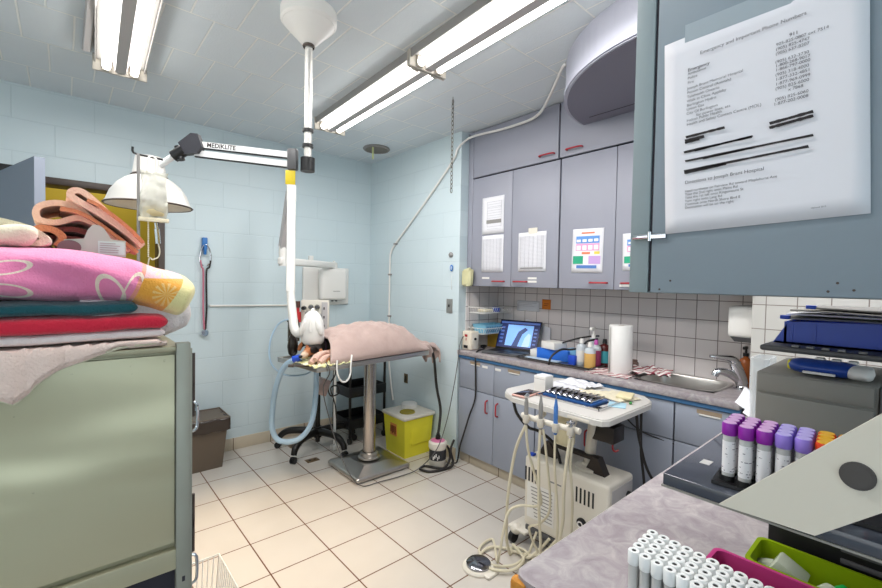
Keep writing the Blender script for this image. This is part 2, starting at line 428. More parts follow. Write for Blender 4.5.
b = B().cyl((.888, WY-.012, 1.213), (1.56, WY-.012, 1.203), .008).box((.875, WY-.02, 1.205), (.89, WY, 1.222), .003).box((1.55, WY-.02, 1.195), (1.57, WY, 1.212), .003)
tag(obj('wall_rail', b, 'white'), 'slim horizontal white rail on the back wall left of the dental arm', 'rail')

# ------------------------------------------------------------ ceiling lights
def fixture(cx, y0, label, dx=0.042):
    L = 1.20; T = Matrix.Translation((cx, y0, 0)) @ Matrix.Rotation(-dx, 4, 'Z')
    t = thing('fluorescent_light', label, 'ceiling light', (cx, y0, H), 'fluorescent ceiling lights')
    obj('housing', B(T).box((-.105, -L/2, H-.03), (.105, L/2, H), .003).prism([(-.105, 0), (-.112, 0), (-.112, -.045), (-.108, -.045)], (0, -L/2, H-.0), (1, 0, 0), (0, 0, 1), -L).prism([(.105, 0), (.112, 0), (.112, -.045), (.108, -.045)], (0, -L/2, H), (1, 0, 0), (0, 0, 1), -L), 'fixture', t)
    obj('reflector', B(T).prism([(-.036, 0), (.036, 0), (.024, -.05), (-.024, -.05)], (0, -L/2+.01, H-.03), (1, 0, 0), (0, 0, 1), -(L-.02)), 'reflector', t)
    for s in (-1, 1):
        obj('tube', B(T).cyl((s*.062, -L/2+.012, H-.062), (s*.062, L/2-.012, H-.062), .019, n=16), 'tube', t)
    for s in (-1, 1):
        e = obj('end_plate', B(T).box((-.122, s*(L/2+.004)-.006, H-.088), (.122, s*(L/2+.004)+.006, H), .004), 'endplate', t)
        for q in (-.062, .062): obj('lamp_holder', B(T).box((q-.02, s*(L/2-.012)-.007, H-.085), (q+.02, s*(L/2-.012)+.007, H-.03), .004), 'endplate', e)
    li = bpy.data.lights.new('fluorescent_lamp', 'AREA'); li.shape = 'RECTANGLE'; li.size = .2; li.size_y = 1.15; li.energy = LE; li.color = (1, .975, .95)
    o = bpy.data.objects.new('fluorescent_lamp', li); C.objects.link(o); o.location = (cx, y0, H-.095); o.rotation_euler = (0, 0, -dx)
    return t
LE = 23
fixture(1.485, 2.42, 'far twin-tube light of the right-hand ceiling row, nearest the room corner')
fixture(1.43, 1.195, 'near twin-tube light of the right-hand ceiling row, beside the rounded bulkhead')
fixture(.215, 2.40, 'twin-tube light at top left with its end plate towards the door')
fixture(.17, 1.15, 'added twin-tube ceiling light out of view on the left row')  # unseen fixture added to light the near part of the room
fixture(1.38, -.05, 'added twin-tube ceiling light out of view over the near worktop')  # another unseen fixture, added for extra light on the foreground
b = B().prism([(-.018, 0), (.018, 0), (.018, -.03), (.012, -.035), (-.012, -.035), (-.018, -.03)], (.092, 1.2, H), (1, 0, 0), (0, 0, 1), -1.73)
tag(obj('ceiling_raceway', b, 'reflector'), 'narrow metal raceway on the ceiling beside the left light', 'raceway')

# ceiling vent ring in the corner
t = thing('ceiling_diffuser', 'round perforated grey ceiling fitting near the room corner', 'vent', (2.13, 3.35, H))
obj('ring', B().lathe([(.118, 0), (.122, -.008), (.112, -.018), (.1, -.016), (.1, -.004)], (2.13, 3.35, H), 36), 'midgrey', t)
b = B().lathe([(.1, -.012), (.0, -.012)], (2.13, 3.35, H), 36, smooth=False)
for k in range(-4, 5):
    w = math.sqrt(max(0, .1**2-(k*.022)**2)); b.box((2.13-w, 3.35+k*.022-.003, H-.02), (2.13+w, 3.35+k*.022+.003, H-.011))
obj('grille', b, 'greyplastic', t)
obj('hanging_strip', B().box((2.055, 3.30, H-.12), (2.07, 3.303, H-.01)), mat('yellow_green_ribbon', (206, 212, 150), .6), t)

# hanging chain
M['chain'] = mat('dull_chain_steel', (96, 94, 90), .4, .7)
t = thing('hanging_chain', 'short steel chain hanging from the ceiling in front of the column', 'chain', (1.897, 2.08, H))
b = B(); z = H-.02; k = 0
while z > 2.03:
    d = (1, 0) if k % 2 else (0, 1); w = .0075
    b.tube([(1.897+d[0]*w*math.cos(a), 2.08+d[1]*w*math.cos(a), z-.013+.017*math.sin(a)) for a in [2*PI*i/10 for i in range(10)]], .0026, 6, 1, True)
    z -= .027; k += 1
obj('links', b, 'chain', t)
obj('hook', B().tube([(1.897, 2.08, H), (1.897, 2.08, H-.015), (1.903, 2.08, H-.025), (1.897, 2.08, H-.034), (1.891, 2.08, H-.028)], .003, 6), 'midgrey', t)

# rounded bulkhead above the cupboards
cx, cy, R = 2.48, .73, .75
P = [(cx+R*math.cos(PI/2+PI*i/48), cy+R*math.sin(PI/2+PI*i/48)) for i in range(49)]
P = [(min(x, 2.465), y) for x, y in P]
b = B().prism(P, (0, 0, 2.44), (1, 0, 0), (0, 1, 0), .195)
P2 = [(cx+(R+.008)*math.cos(PI/2+PI*i/48), cy+(R+.008)*math.sin(PI/2+PI*i/48)) for i in range(49)]; P2 = [(min(x, 2.465), y) for x, y in P2]
b.prism(P2, (0, 0, 2.445), (1, 0, 0), (0, 1, 0), .02)
o = tag(obj('ceiling_bulkhead', b, 'bulk', ang=30), 'large half-round pale violet-grey bulkhead hanging from the ceiling over the cupboards', 'bulkhead')
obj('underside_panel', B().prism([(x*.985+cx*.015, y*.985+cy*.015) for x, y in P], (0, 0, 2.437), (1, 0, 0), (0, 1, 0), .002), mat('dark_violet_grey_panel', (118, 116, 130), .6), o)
obj('panel_seam', B().box((2.36, .6, 2.4355), (2.364, 1.38, 2.4375)), 'carcass', o)

# ------------------------------------------------------------ wall cupboards in the alcove
def bar_pull(y0, y1, x, z, name='handle', parent=None, m='red'):
    b = B().tube([(x, y0, z), (x-.022, y0+.006, z), (x-.026, (y0+y1)/2, z), (x-.022, y1-.006, z), (x, y1, z)], .0055, 8, 4)
    return obj(name, b, m, parent)
UX = 2.455
def wall_unit(label, y0, y1, z0, z1, doors, group='grey wall cupboards'):
    """doors: (ya, yb, handle_a, handle_b)"""
    t = thing('wall_cupboard', label, 'cupboard', (UX, (y0+y1)/2, z0), group)
    obj('body', B().box((UX+.02, y0, z0), (SX-.001, y1, z1), .002), 'carcass', t)
    for ya, yb, ha, hb in doors:
        d = obj('door', B().box((UX, ya+.002, z0+.002), (UX+.018, yb-.002, z1-.003), .002), 'upper', t)
        if ha is not None: bar_pull(ha, hb, UX, z0+.04, 'handle', d)
    return t
wall_unit('grey wall cupboard next to the blue column, three plain white sheets on its doors', 1.633, 2.435, 1.41, 2.26, [(2.03, 2.435, 2.09, 2.2), (1.633, 2.03, 1.88, 1.995)])
wall_unit('grey wall cupboard with the two coloured charts on its doors', .86, 1.625, 1.41, 2.26, [(1.245, 1.625, 1.285, 1.395), (.86, 1.245, 1.085, 1.195)])
wall_unit('narrow grey wall cupboard above the sink tap, mostly behind the near cabinet', .575, .852, 1.41, 2.26, [(.575, .852, None, None)])
wall_unit('top grey cupboard under the ceiling beside the blue column', 1.65, 2.435, 2.266, 2.632, [(1.65, 2.435, 1.68, 1.795)])
wall_unit('top grey cupboard partly behind the rounded bulkhead', .575, 1.642, 2.266, 2.632, [(.575, 1.642, 1.475, 1.585)])
struct('trim_1', B().box((2.455, 2.437, 1.41), (2.52, 2.488, H), .002), 'upper')
# papers on the cupboard doors
def sheet(name, label, y1, y0, z0, z1, lines, x=UX, hdr=0, cat='notice', rot=0):
    t = thing(name, label, cat, (x, y1, z1))
    T = Matrix.Translation((x, (y0+y1)/2, (z0+z1)/2)) @ Matrix.Rotation(rot, 4, 'X') @ Matrix.Translation((-x, -(y0+y1)/2, -(z0+z1)/2))
    w = y1-y0; h = z1-z0
    obj('page', B(T).grid(lambda u, v: V(x-.0025-.0015*math.sin(PI*u)-.001*math.sin(PI*v), y1-u*w, z1-v*h), 8, 8), 'paper', t, solid=.0008)
    for (m, ys, a, bq) in lines:
        b = B(T)
        for (ua, ub, va, vb) in ys: b.box((x-.0065, y1-ub*w, z1-vb*h), (x-.0055, y1-ua*w, z1-va*h))
        obj(a, b, m, t)
    return t
pale = mat('pale_grey_print', (186, 186, 194), .8)
grid = [(.08, .92, v/30, v/30+.006) for v in range(3, 29)]+[(u, u+.006, .1, .95) for u in (.08, .25, .4, .55, .7, .85, .915)]
sheet('printed_sheet', 'upper white form with a dark band, on the door next to the column', 2.325, 2.105, 1.812, 2.092, [(pale, [(.25, .9, v/30, v/30+.008) for v in (4, 6, 8, 9, 11, 13, 15, 17, 24, 26)]+[(.25, .26, .12, .8), (.89, .9, .12, .8)], 'print', 0), ('midgrey', [(.22, .9, .62, .72)], 'dark_band', 0)])
sheet('printed_sheet', 'lower white table sheet directly below the form with the dark band', 2.322, 2.103, 1.52, 1.80, [(pale, grid, 'print', 0)])
sheet('printed_sheet', 'white table sheet taped alone on the second cupboard door from the column', 1.963, 1.726, 1.523, 1.797, [(pale, grid, 'print', 0), ('midgrey', [(.1, .9, .9, .93)], 'bottom_line', 0)])
tag(obj('masking_tape', B().box((UX-.006, 1.80, 1.785), (UX-.005, 1.875, 1.825)), 'offwhite'), 'small piece of cream tape holding the lone white table sheet', 'tape')
cb = mat('chart_blue', (98, 148, 214), .7); cp = mat('chart_pink', (226, 160, 200), .7); cg = mat('chart_green', (44, 160, 124), .7); cl = mat('chart_lilac', (196, 160, 214), .7); co = mat('chart_orange', (226, 130, 92), .7); cy_ = mat('chart_yellow', (230, 214, 90), .7); cdb = mat('chart_deep_blue', (80, 120, 186), .7); cw = mat('chart_white', (238, 240, 246), .7)
chart = [(cb, [(.13, .88, .17, .33)], 'blue_block', 0), (cp, [(.13, .88, .34, .5)], 'pink_block', 0), (co, [(.3, .72, .08, .115), (.33, .6, .53, .58)], 'orange_title', 0), (cy_, [(.73, .9, .52, .58)], 'yellow_star', 0),
         (cg, [(.05, .38, .62, .8)], 'green_block', 0), (cl, [(.56, .93, .62, .8)], 'lilac_block', 0), (cdb, [(.17, .82, .83, .9)], 'deep_blue_block', 0)]
def chart_sheet(label, y1, y0, z0, z1, rot):
    t = sheet('coloured_chart', label, y1, y0, z0, z1, chart, cat='chart', rot=rot)
    w = y1-y0; h = z1-z0; b = B()
    for u in (.16, .35, .54, .72): b.box((UX-.0075, y1-(u+.13)*w, z1-.3*h), (UX-.0068, y1-u*w, z1-.24*h)).box((UX-.0075, y1-(u+.13)*w, z1-.48*h), (UX-.0068, y1-u*w, z1-.38*h))
    obj('text_boxes', b, cw, t)
chart_sheet('colour-blocked chart fully in view on the third cupboard door from the column', 1.527, 1.316, 1.512, 1.787, .02)
chart_sheet('colour-blocked chart half hidden behind the near blue-grey cabinet', 1.195, .98, 1.525, 1.74, -.02)
for y1, z, l in ((2.315, 1.475, 'tiny white label strip left of the first red handle'), (1.875, 1.475, 'tiny white label strip above its twin, right of the second red handle'), (1.875, 1.452, 'tiny white label strip below its twin, right of the second red handle'), (1.21, 1.435, 'tiny white label strip under the red handle next to the near cabinet')):
    tag(obj('label_strip', B().box((UX-.002, y1-.075, z-.007), (UX-.0005, y1, z+.007)), 'white'), l, 'label', 'label strips on the wall cupboards')

# ------------------------------------------------------------ base cabinets and worktop
BX = 2.381
def base_unit(label, y0, y1, doors, drawers, pulls):
    t = thing('base_cabinet', label, 'cabinet', (BX, (y0+y1)/2, 0), 'grey base cabinets under the sink worktop')
    obj('body', B().box((BX+.02, y0, .08), (SX-.001, y1, .69)), 'carcass', t)
    obj('top_rail', B().box((BX+.012, y0, .80), (BX+.02, y1, .8385)), 'lower', t)
    for ya, yb, za, zb, hp in doors:
        d = obj('door', B().box((BX, ya+.002, za), (BX+.018, yb-.002, zb-.003), .002), 'lower', t)
        if hp is not None:
            obj('handle', B().tube([(BX, hp, .555), (BX-.022, hp, .548), (BX-.025, hp, .51), (BX-.022, hp, .468), (BX, hp, .46)], .0055, 8, 4), 'red', d)
    for ya, yb, za, zb, hp in drawers:
        d = obj('drawer', B().box((BX, ya+.002, za), (BX+.018, yb-.002, zb-.003), .002), 'lower', t)
        if hp is not None:
            obj('finger_slot', B().box((BX-.0015, hp-.055, zb-.032), (BX+.003, hp+.055, zb-.012)), mat('beige_slot_recess', (150, 132, 112), .7), d)
            obj('slot_lip', B().box((BX-.005, hp-.05, zb-.04), (BX+.001, hp+.045, zb-.033), .001), 'white', d)
    return t
base_unit('base cabinet next to the blue column, two drawers over red-handled doors', 1.735, 2.475, [(2.106, 2.475, .085, .605, 2.165), (1.735, 2.106, .085, .605, 2.062)], [(2.106, 2.475, .607, .838, 2.30), (1.735, 2.106, .607, .838, 1.92)], None)
base_unit('base cabinet behind the white dental tray', .862, 1.73, [(.862, 1.296, .085, .637, None), (1.296, 1.73, .085, .637, 1.35)], [(.862, 1.296, .64, .838, None), (1.296, 1.73, .64, .838, 1.5)], None)
base_unit('base cabinet under the sink tap beside the pier', .57, .858, [(.57, .858, .085, .637, .80)], [(.57, .858, .64, .838, .70)], None)
for y, l in ((2.20, 'tiny white label beside the finger slot of the first drawer'), (2.07, 'tiny white label at the left edge of the second drawer')):
    tag(obj('label_strip', B().box((BX-.002, y-.03, .795), (BX-.0004, y+.025, .812)), 'white'), l, 'label')
struct('baseboard_cabinets', B().box((2.418, .57, 0), (2.43, CY, .078), .002), 'base_tile')
WT = .9
sy0, sy1, sx0, sx1 = .71, 1.12, 2.47, 2.822
b = B().box((2.364, .572, WT-.038), (sx0, 2.488, WT), .006).box((sx1, .572, WT-.038), (SX-.001, 2.488, WT)).box((sx0-.002, sy1, WT-.038), (sx1+.002, 2.488, WT)).box((sx0-.002, .572, WT-.038), (sx1+.002, sy0, WT))
w = tag(obj('sink_worktop', b, 'laminate'), 'long marbled laminate worktop holding the sink under the wall cupboards', 'worktop')
obj('edge_strip', B().box((2.372, .572, WT-.06), (2.40, 2.486, WT-.0385)), 'bluestrip', w)
t = thing('sink', 'stainless steel sink set into the marbled worktop', 'sink', ((sx0+sx1)/2, (sy0+sy1)/2, WT))
def basin(u, v):
    th = 2*PI*u
    def rr(hx, hy, p=5):
        c, s_ = math.cos(th), math.sin(th); k = (abs(c/hx)**p+abs(s_/hy)**p)**(-1/p); return k*c, k*s_
    hx, hy = (sx1-sx0)/2, (sy1-sy0)/2
    prof = [(1.06, .004), (1.0, .005), (.96, 0), (.93, -.02), (.88, -.13), (.82, -.15), (.4, -.155), (.02, -.158)]
    i = v*(len(prof)-1); i0 = min(int(i), len(prof)-2); f = i-i0
    k = prof[i0][0]*(1-f)+prof[i0+1][0]*f; z = prof[i0][1]*(1-f)+prof[i0+1][1]*f
    x, y = rr(hx, hy); return V((sx0+sx1)/2+x*k, (sy0+sy1)/2+y*k, WT+z)
obj('basin', B().grid(basin, 48, 22, True, True), mat('satin_sink_steel', (206, 202, 198), .34, .85), t)
obj('drain', B().lathe([(.03, 0), (.028, .003), (.012, .001), (0, .001)], ((sx0+sx1)/2, (sy0+sy1)/2, WT-.156), 20), 'chrome', t)
# mixer tap
fx, fy = 2.69, .645
t = thing('mixer_tap', 'chrome lever mixer tap at the right end of the sink', 'tap', (fx, fy, WT))
obj('base', B().lathe([(.036, 0), (.036, .008), (.028, .014), (.024, .03), (.024, .05)], (fx, fy, WT), 24), 'chrome', t)
obj('column', B().tube([(fx, fy, WT+.03), (fx-.012, fy+.008, WT+.075), (fx-.03, fy+.022, WT+.125), (fx-.038, fy+.03, WT+.145)], lambda k: .030-.003*k, 16, 5), 'chrome', t)
obj('spout', B().tube([(fx-.005, fy+.005, WT+.045), (fx-.04, fy+.035, WT+.075), (fx-.075, fy+.065, WT+.092), (fx-.098, fy+.088, WT+.090), (fx-.106, fy+.096, WT+.068)], lambda k: .024-.007*k, 14, 5), 'chrome', t)
obj('lever', B().tube([(fx-.03, fy+.02, WT+.135), (fx-.045, fy+.035, WT+.160), (fx-.08, fy+.07, WT+.166), (fx-.125, fy+.115, WT+.172)], lambda k: .024-.016*k, 14, 5), 'chrome', t)
# soap bottle behind tap
t = thing('soap_bottle', 'amber pump bottle between the tap and the pier', 'bottle', (2.765, .648, WT))
obj('bottle', B().lathe([(0, 0), (.03, 0), (.032, .01), (.032, .13), (.026, .15), (.012, .16), (.012, .17)], (2.765, .648, WT), 20), mat('amber_plastic', (190, 104, 50), .25, trans=.3), t)
obj('pump', B().cyl((2.765, .648, WT+.17), (2.765, .648, WT+.21), .006).cyl((2.765, .648, WT+.168), (2.765, .648, WT+.185), .014).box((2.725, .640, WT+.205), (2.777, .656, WT+.222), .005), 'black', t)
# soap dispenser on the pier
t = thing('soap_dispenser', 'white wall dispenser on the side of the tiled pier above the tap', 'dispenser', (2.66, .62, 1.17))
def disp(u, v):
    th = 2*PI*u; c, s_ = math.cos(th), math.sin(th); p = 6
    hx, hz = .085, .085; k = (abs(c/hx)**p+abs(s_/hz)**p)**(-1/p)
    prof = [(1, .57), (1, .64), (.98, .672), (.93, .685), (.6, .692), (.01, .694)]
    i = v*(len(prof)-1); i0 = min(int(i), len(prof)-2); f = i-i0
    q = prof[i0][0]*(1-f)+prof[i0+1][0]*f; y = prof[i0][1]*(1-f)+prof[i0+1][1]*f
    return V(2.655+k*c*q, y, 1.26+k*s_*q)
obj('cover', B().grid(disp, 48, 16, True, True), 'white', t)
obj('nozzle', B().frustum((2.59, .572), (2.72, .66), (2.575, .572), (2.735, .675), 1.16, 1.185), 'darkgrey', t)

# ------------------------------------------------------------ near wall cabinet with the phone list
NX = .68
t = thing('near_cupboard', 'large blue-grey painted wall cabinet filling the top right, phone list taped on its door', 'cupboard', (NX, 0, 1.43))
obj('body', B().box((NX+.004, -.75, 1.427), (NX+.36, .316, H-.002), .002), 'near_frame', t)
obj('frame_stile', B().box((NX-.004, .2885, 1.427), (NX+.02, .318, H-.003), .002), 'near_frame', t)
obj('door_gap', B().box((NX-.001, .2838, 1.43), (NX+.006, .2892, H-.01)), 'carcass', t)
d = obj('door', B().box((NX-.006, -.22, 1.428), (NX+.003, .2838, H-.03), .0015), 'near_cab', t)
obj('door', B().box((NX-.006, -.74, 1.428), (NX+.003, -.224, H-.03), .0015), 'near_cab', t)
for z in (1.513, 2.4):
    obj('hinge', B().box((NX-.010, .262, z-.004), (NX-.004, .312, z+.004), .001).cyl((NX-.009, .286, z-.007), (NX-.009, .286, z+.007), .003), 'chrome', d)
b = B()
for y, z in ((.058, 1.437), (.072, 1.445), (.08, 1.435), (.255, 1.446), (.27, 1.433), (.02, 1.45)): b.cyl((NX-.0064, y, z), (NX-.0058, y, z), .0015, n=8)
obj('paint_chips', b, 'brownmetal', d)
P0 = V(NX-.0085, .263, 1.515); pu = V(0, -1, .035).normalized(); pv = V(0, .035, 1).normalized(); pn = V(-1, 0, 0)
t = thing('phone_list', 'white page of emergency phone numbers with blacked-out lines on the near cabinet', 'notice', P0)
obj('page', B().grid(lambda u, v: P0+pu*u*.216+pv*v*.279+pn*(.0012*math.sin(PI*u*2+v*3)*math.sin(PI*v)), 14, 14), 'paper', t, solid=.0004)
def pt(s, v, k=.0022): return P0+pu*s+pv*v+pn*k
def ptext(s, x, y, size=.0052, bold=0, name='printed_line', align='LEFT'): text(name, s, pt(x, y), pu, pv, size, 'ink', t, bold*.5, align)
ptext('Emergency and Important Phone Numbers', .0477, .2455, .0066, 0, 'heading')
ptext('Emergency', .032, .2275, .0062, .00016, 'heading')
for s, x, y in (('Ambulance', .0318, .2225), ('Police', .0318, .2165), ('Fire', .0318, .2098), ('Joseph Brant Memorial Hospital', .0311, .202), ('Poison Control (Animals)', .0311, .196), ('Telehealth Ontario', .0308, .190), ('Walk in Clinic Appleby', .0306, .184), ('Burlington Hydro', .0304, .1781), ('Union Gas', .0302, .1726), ('City Of Burlington', .0300, .1667), ('for power lines, etc', .0426, .1609), ('Halton Public Health', .0303, .1565), ('Health and Safety Contact Centre (MOL)', .0303, .151)):
    ptext(s, x, y)
ptext('911', .146, .2260, .0058, .00016)
for s, x, y in (('905-825-0807 ext 7514', .1328, .2200), ('(905) 825-4747', .1326, .2143), ('(905) 637-8207', .1324, .2087), ('(905) 632-3730', .132, .1985), ('1-800-268-9017', .132, .1935), ('1-866-797-0000', .132, .1885), ('(905) 318-4000', .132, .1825), ('1-877-332-4851', .132, .1768), ('1-877-969-0999', .132, .1709), ('(905) 825-6000', .132, .1653), ('x 7868', .1447, .1600), ('(905) 825-6060', .1314, .1520), ('1-877-202-0008', .1302, .1465)):
    ptext(s, x, y)
ptext('Directions to Joseph Brant Hospital', .0275, .0685, .0064, 0, 'heading')
for i, s in enumerate(('Head northeast on Fairview Rd toward Maplehurst Ave', 'Take the 2nd right onto Plains Rd', 'Take the 1st left onto Kingsmount St', 'Turn right onto Lang Rd', 'Continue onto North Shore Blvd E', 'Destination will be on the right')):
    ptext(s, .0275, .0565-i*.0047, .0047)
ptext('Updated 2015', .1656, .0125, .0024)
b = B()
def stroke(x0, y0, x1, y1, w):
    n = 14; L = []; R_ = []
    for i in range(n+1):
        k = i/n; x = x0+(x1-x0)*k; y = y0+(y1-y0)*k; ww = w*1.35*(.75+.3*noise.noise(V(x*300, y*100, 3)))
        L.append((x, y+ww/2)); R_.append((x+.001, y-ww/2))
    for i in range(n):
        b._add([pt(*L[i], .0024), pt(*L[i+1], .0024), pt(*R_[i+1], .0024), pt(*R_[i], .0024)], [(0, 1, 2, 3)])
for q in ((.0287, .1351, .0767, .1352, .0034), (.0275, .1300, .052, .1300, .0042), (.0275, .1272, .046, .1278, .003), (.026, .1142, .107, .1143, .0030), (.04, .1130, .108, .1150, .0022), (.0276, .1011, .1676, .0995, .0030), (.05, .0995, .11, .0996, .002), (.0261, .0871, .1632, .0873, .0032), (.0265, .0845, .078, .0862, .0036), (.1255, .1257, .1676, .1275, .0036), (.1253, .1203, .1676, .1225, .0036)):
    stroke(*q)
obj('marker_strokes', b, 'marker', t)
tag(obj('clear_tape', B().box((NX-.0088, .10, 1.787), (NX-.0064, .245, 1.812)), mat('matte_clear_tape', (160, 172, 180), .3)), 'strip of clear tape along the top of the phone list', 'tape')

# ------------------------------------------------------------ near worktop (peninsula)
ZC = .98
t = thing('near_counter', 'foreground counter with a worn marbled laminate top', 'counter', (1.2, 0, 0))
top = obj('laminate_top', B().prism([(.532, -.75), (2.49, -.75), (2.49, .422), (.548, .422), (.536, .414), (.532, .40)], (0, 0, ZC-.032), (1, 0, 0), (0, 1, 0), .032), 'laminate', t)
obj('worn_corner', B().box((.526, .395, ZC-.034), (.547, .425, ZC-.006), .006).noise(.0012, 90), mat('bare_chipboard_edge', (190, 128, 50), .8, nb=.6, nscale=250, var=.4, vscale=90), top)
obj('pale_edge_band', B().box((.56, .4215, ZC-.03), (2.45, .4232, ZC-.001)), 'offwhite', top)
obj('body', B().box((.56, -.72, .09), (2.48, .40, ZC-.033), .003), 'lower', t)
obj('plinth', B().box((.60, -.70, 0), (2.48, .37, .09)), 'carcass', t)

# white capped tubes in a dense block
rack = thing('tube_rack', 'low white foam rack under the block of white-capped tubes', 'rack', (.636, .17, ZC))
obj('tray', B().box((.590, .045, ZC), (.682, .278, ZC+.018), .004), 'white', rack)
def tube_thing(name, label, cat, group, x, y, z0, zt, r, capm, caph, lab=True, hole=None, T=None, capr=None, top=None):
    t = thing(name, label, cat, (x, y, z0), group); cr = capr or r*1.22
    obj('vial', B(T).cyl((x, y, z0), (x, y, zt-caph*.8), r, n=14), glassy, t)
    if lab: obj('paper_label', B(T).cyl((x, y, z0+(zt-z0)*.16), (x, y, zt-caph-.006), r*1.03, n=14, cap=False), labm, t)
    c = obj('cap', B(T).lathe([(cr*.93, -caph), (cr, -caph+.001), (cr, -.0015), (cr*.9, 0), (cr*.42, 0), (cr*.38, -.002), (0.0001, -.002)], (x, y, zt), 18), capm, t)
    if hole: obj('centre_hole', B(T).cyl((x, y, zt-.0018), (x, y, zt-.0008), cr*.38, n=12), hole, c)
    if top: obj('cap_top', B(T).cyl((x, y, zt-.0015), (x, y, zt+.0006), cr*.85, n=16), top, c)
    return t
glassy = mat('cloudy_clear_tube', (226, 226, 224), .2, trans=.3, ior=1.15)
labm = NT('tube_label_print'); q = labm.xyz(); ww = labm.n('ShaderNodeTexWave', bands_direction='Z'); ww.inputs['Scale'].default_value = 110; labm.l(labm.pos(), ww.inputs['Vector'])
labm.l(labm.mix(labm.math('MULTIPLY', labm.math('GREATER_THAN', ww.outputs['Fac'], .8), labm.math('GREATER_THAN', labm.noise(260, 1), .62)), lin((236, 234, 236)), lin((120, 114, 128))), labm.b.inputs['Base Color']); labm = labm.m
capw = mat('white_tube_cap', (244, 246, 246), .4)
src = None; LBL = 'white-capped clear sample tube in the dense block on the near counter'; GRP = 'white-capped tubes'
for j in range(12):
    for i in range(5):
        x, y = .603+i*.0165-j*.0165*.085, .2645-j*.0165+i*.0165*.03
        if i < 3-(0 if j < 4 else 0) and j > 7: continue
        if src is None: src = tube_thing('sample_tube', LBL, 'tube', GRP, x, y, ZC+.019, 1.065, .0066, capw, .019, hole=M['marker'], lab=False, capr=.0079)
        else: dup(src, (x, y, ZC+.019))

# translucent trays
def openbox(x0, x1, y0, y1, z0, z1, th, flare=.006, lip=.003):
    b = B(); r = .012
    def ring(x0, x1, y0, y1, rr, z, n=6):
        P = []
        for cx, cy, a0 in ((x1-rr, y1-rr, 0), (x0+rr, y1-rr, PI/2), (x0+rr, y0+rr, PI), (x1-rr, y0+rr, 3*PI/2)):
            for k in range(n): P.append(V(cx+rr*math.cos(a0+PI/2*k/(n-1)), cy+rr*math.sin(a0+PI/2*k/(n-1)), z))
        return P
    rings = [ring(x0+flare, x1-flare, y0+flare, y1-flare, r, z0), ring(x0, x1, y0, y1, r, z1), ring(x0-lip, x1+lip, y0-lip, y1+lip, r, z1), ring(x0-lip, x1+lip, y0-lip, y1+lip, r, z1+.002), ring(x0+th, x1-th, y0+th, y1-th, r-th*.5, z1+.002), ring(x0+flare+th, x1-flare-th, y0+flare+th, y1-flare-th, r-th*.5, z0+th)]
    n = len(rings[0]); vs = [p for q in rings for p in q]
    fs = [(j*n+i, j*n+(i+1) % n, (j+1)*n+(i+1) % n, (j+1)*n+i) for j in range(len(rings)-1) for i in range(n)]
    fs += [tuple(range(n-1, -1, -1)), tuple(range(5*n, 6*n))]
    b._add(vs, fs, False); return b
def trans_plastic(name, c, r=.35, tr=.35): return mat(name, c, r, trans=tr, ior=1.1)
t = tag(obj('pink_tray', openbox(.686, .741, -.2, .201, ZC, 1.042, .0025), trans_plastic('pink_translucent_plastic', (208, 72, 140), tr=.2)), 'long pink translucent plastic tray behind the white-capped tubes', 'tray')
t = tag(obj('green_tray', openbox(.753, .836, -.2, .167, ZC, 1.038, .0025), trans_plastic('green_translucent_plastic', (150, 178, 22), tr=.2)), 'long lime green plastic tray behind the pink one', 'tray')
clearp = mat('clear_squeeze_plastic', (228, 236, 214), .1, trans=.35, ior=1.25)
for (x, y, l, z) in ((.805, .145, 'clear vial with a bright green cap lying at the far end of the green tray', 1.0), (.79, .082, 'round clear vial with a green collar nearest the pink tray', 1.0)):
    t = thing('dropper_vial', l, 'vial', (x, y, z))
    a = V(.4, -1, .1).normalized() if y > .12 else V(.9, -.5, .2).normalized(); p = V(x, y, z+.012)
    obj('vial', B().lathe([(.001, -.02), (.012, -.018), (.014, -.005), (.014, .012), (.006, .018)], p, 18, a), clearp, t)
    obj('cap', B().cyl(p+a*.017, p+a*.034, .0075, .006), mat('bright_green_cap', (30, 190, 90), .35), t)
tag(obj('clear_clamshell', B().box((.775, .105, 1.005), (.812, .145, 1.036), .004, R=Matrix.Rotation(.5, 3, 'X')), clearp), 'small square clear plastic case standing in the green tray', 'case')

# black box behind the green tray
t = thing('black_analyser', 'black box with ribbed front standing behind the green tray', 'device', (.92, 0, ZC))
obj('housing', B().box((.856, -.35, ZC), (1.15, .162, 1.14), .003), 'black', t)
b = B()
for k in range(7): b.box((.853, -.3, 1.02+k*.017), (.857, .075, 1.027+k*.017), .001)
obj('front_ribs', b, 'darkgrey', t)

# glossy slab with the coloured tubes
t = thing('glossy_shelf', 'glossy black shelf with a frosted slanted side panel, carrying the purple-capped tubes', 'shelf', (.6, 0, 1.22))
slabm = mat('glossy_black_glass', (74, 78, 88), .12, coat=.5)
obj('deck', B().box((.489, -.45, 1.2225), (.80, .186, 1.235), .0012), slabm, t)
obj('rim', B().box((.488, -.45, 1.2205), (.801, .187, 1.2225)), 'greyplastic', t)
obj('support', B().box((.5, -.44, ZC), (.8, -.40, 1.2205), .003), 'black', t)
obj('sticker', B().box((.55, .160, 1.2352), (.565, .170, 1.2355)), 'white', t)
pn_ = obj('frosted_panel', B().prism([(-.131, 1.2245), (-.059, 1.2262), (.06, 1.337), (.06, 1.425), (-.0226, 1.3405)], (.4865, 0, 0), (0, -1, 0), (0, 0, 1), .0035), mat('frosted_acrylic', (222, 216, 202), .35, trans=.04, ior=1.1), t, label='frosted slanted side panel')
obj('stud', B().cyl((.4832, .0345, 1.287), (.4815, .0345, 1.287), .0112, n=28).cyl((.4816, .0345, 1.287), (.481, .0345, 1.287), .009, n=28), mat('charcoal_rubber', (76, 72, 70), .6), pn_)
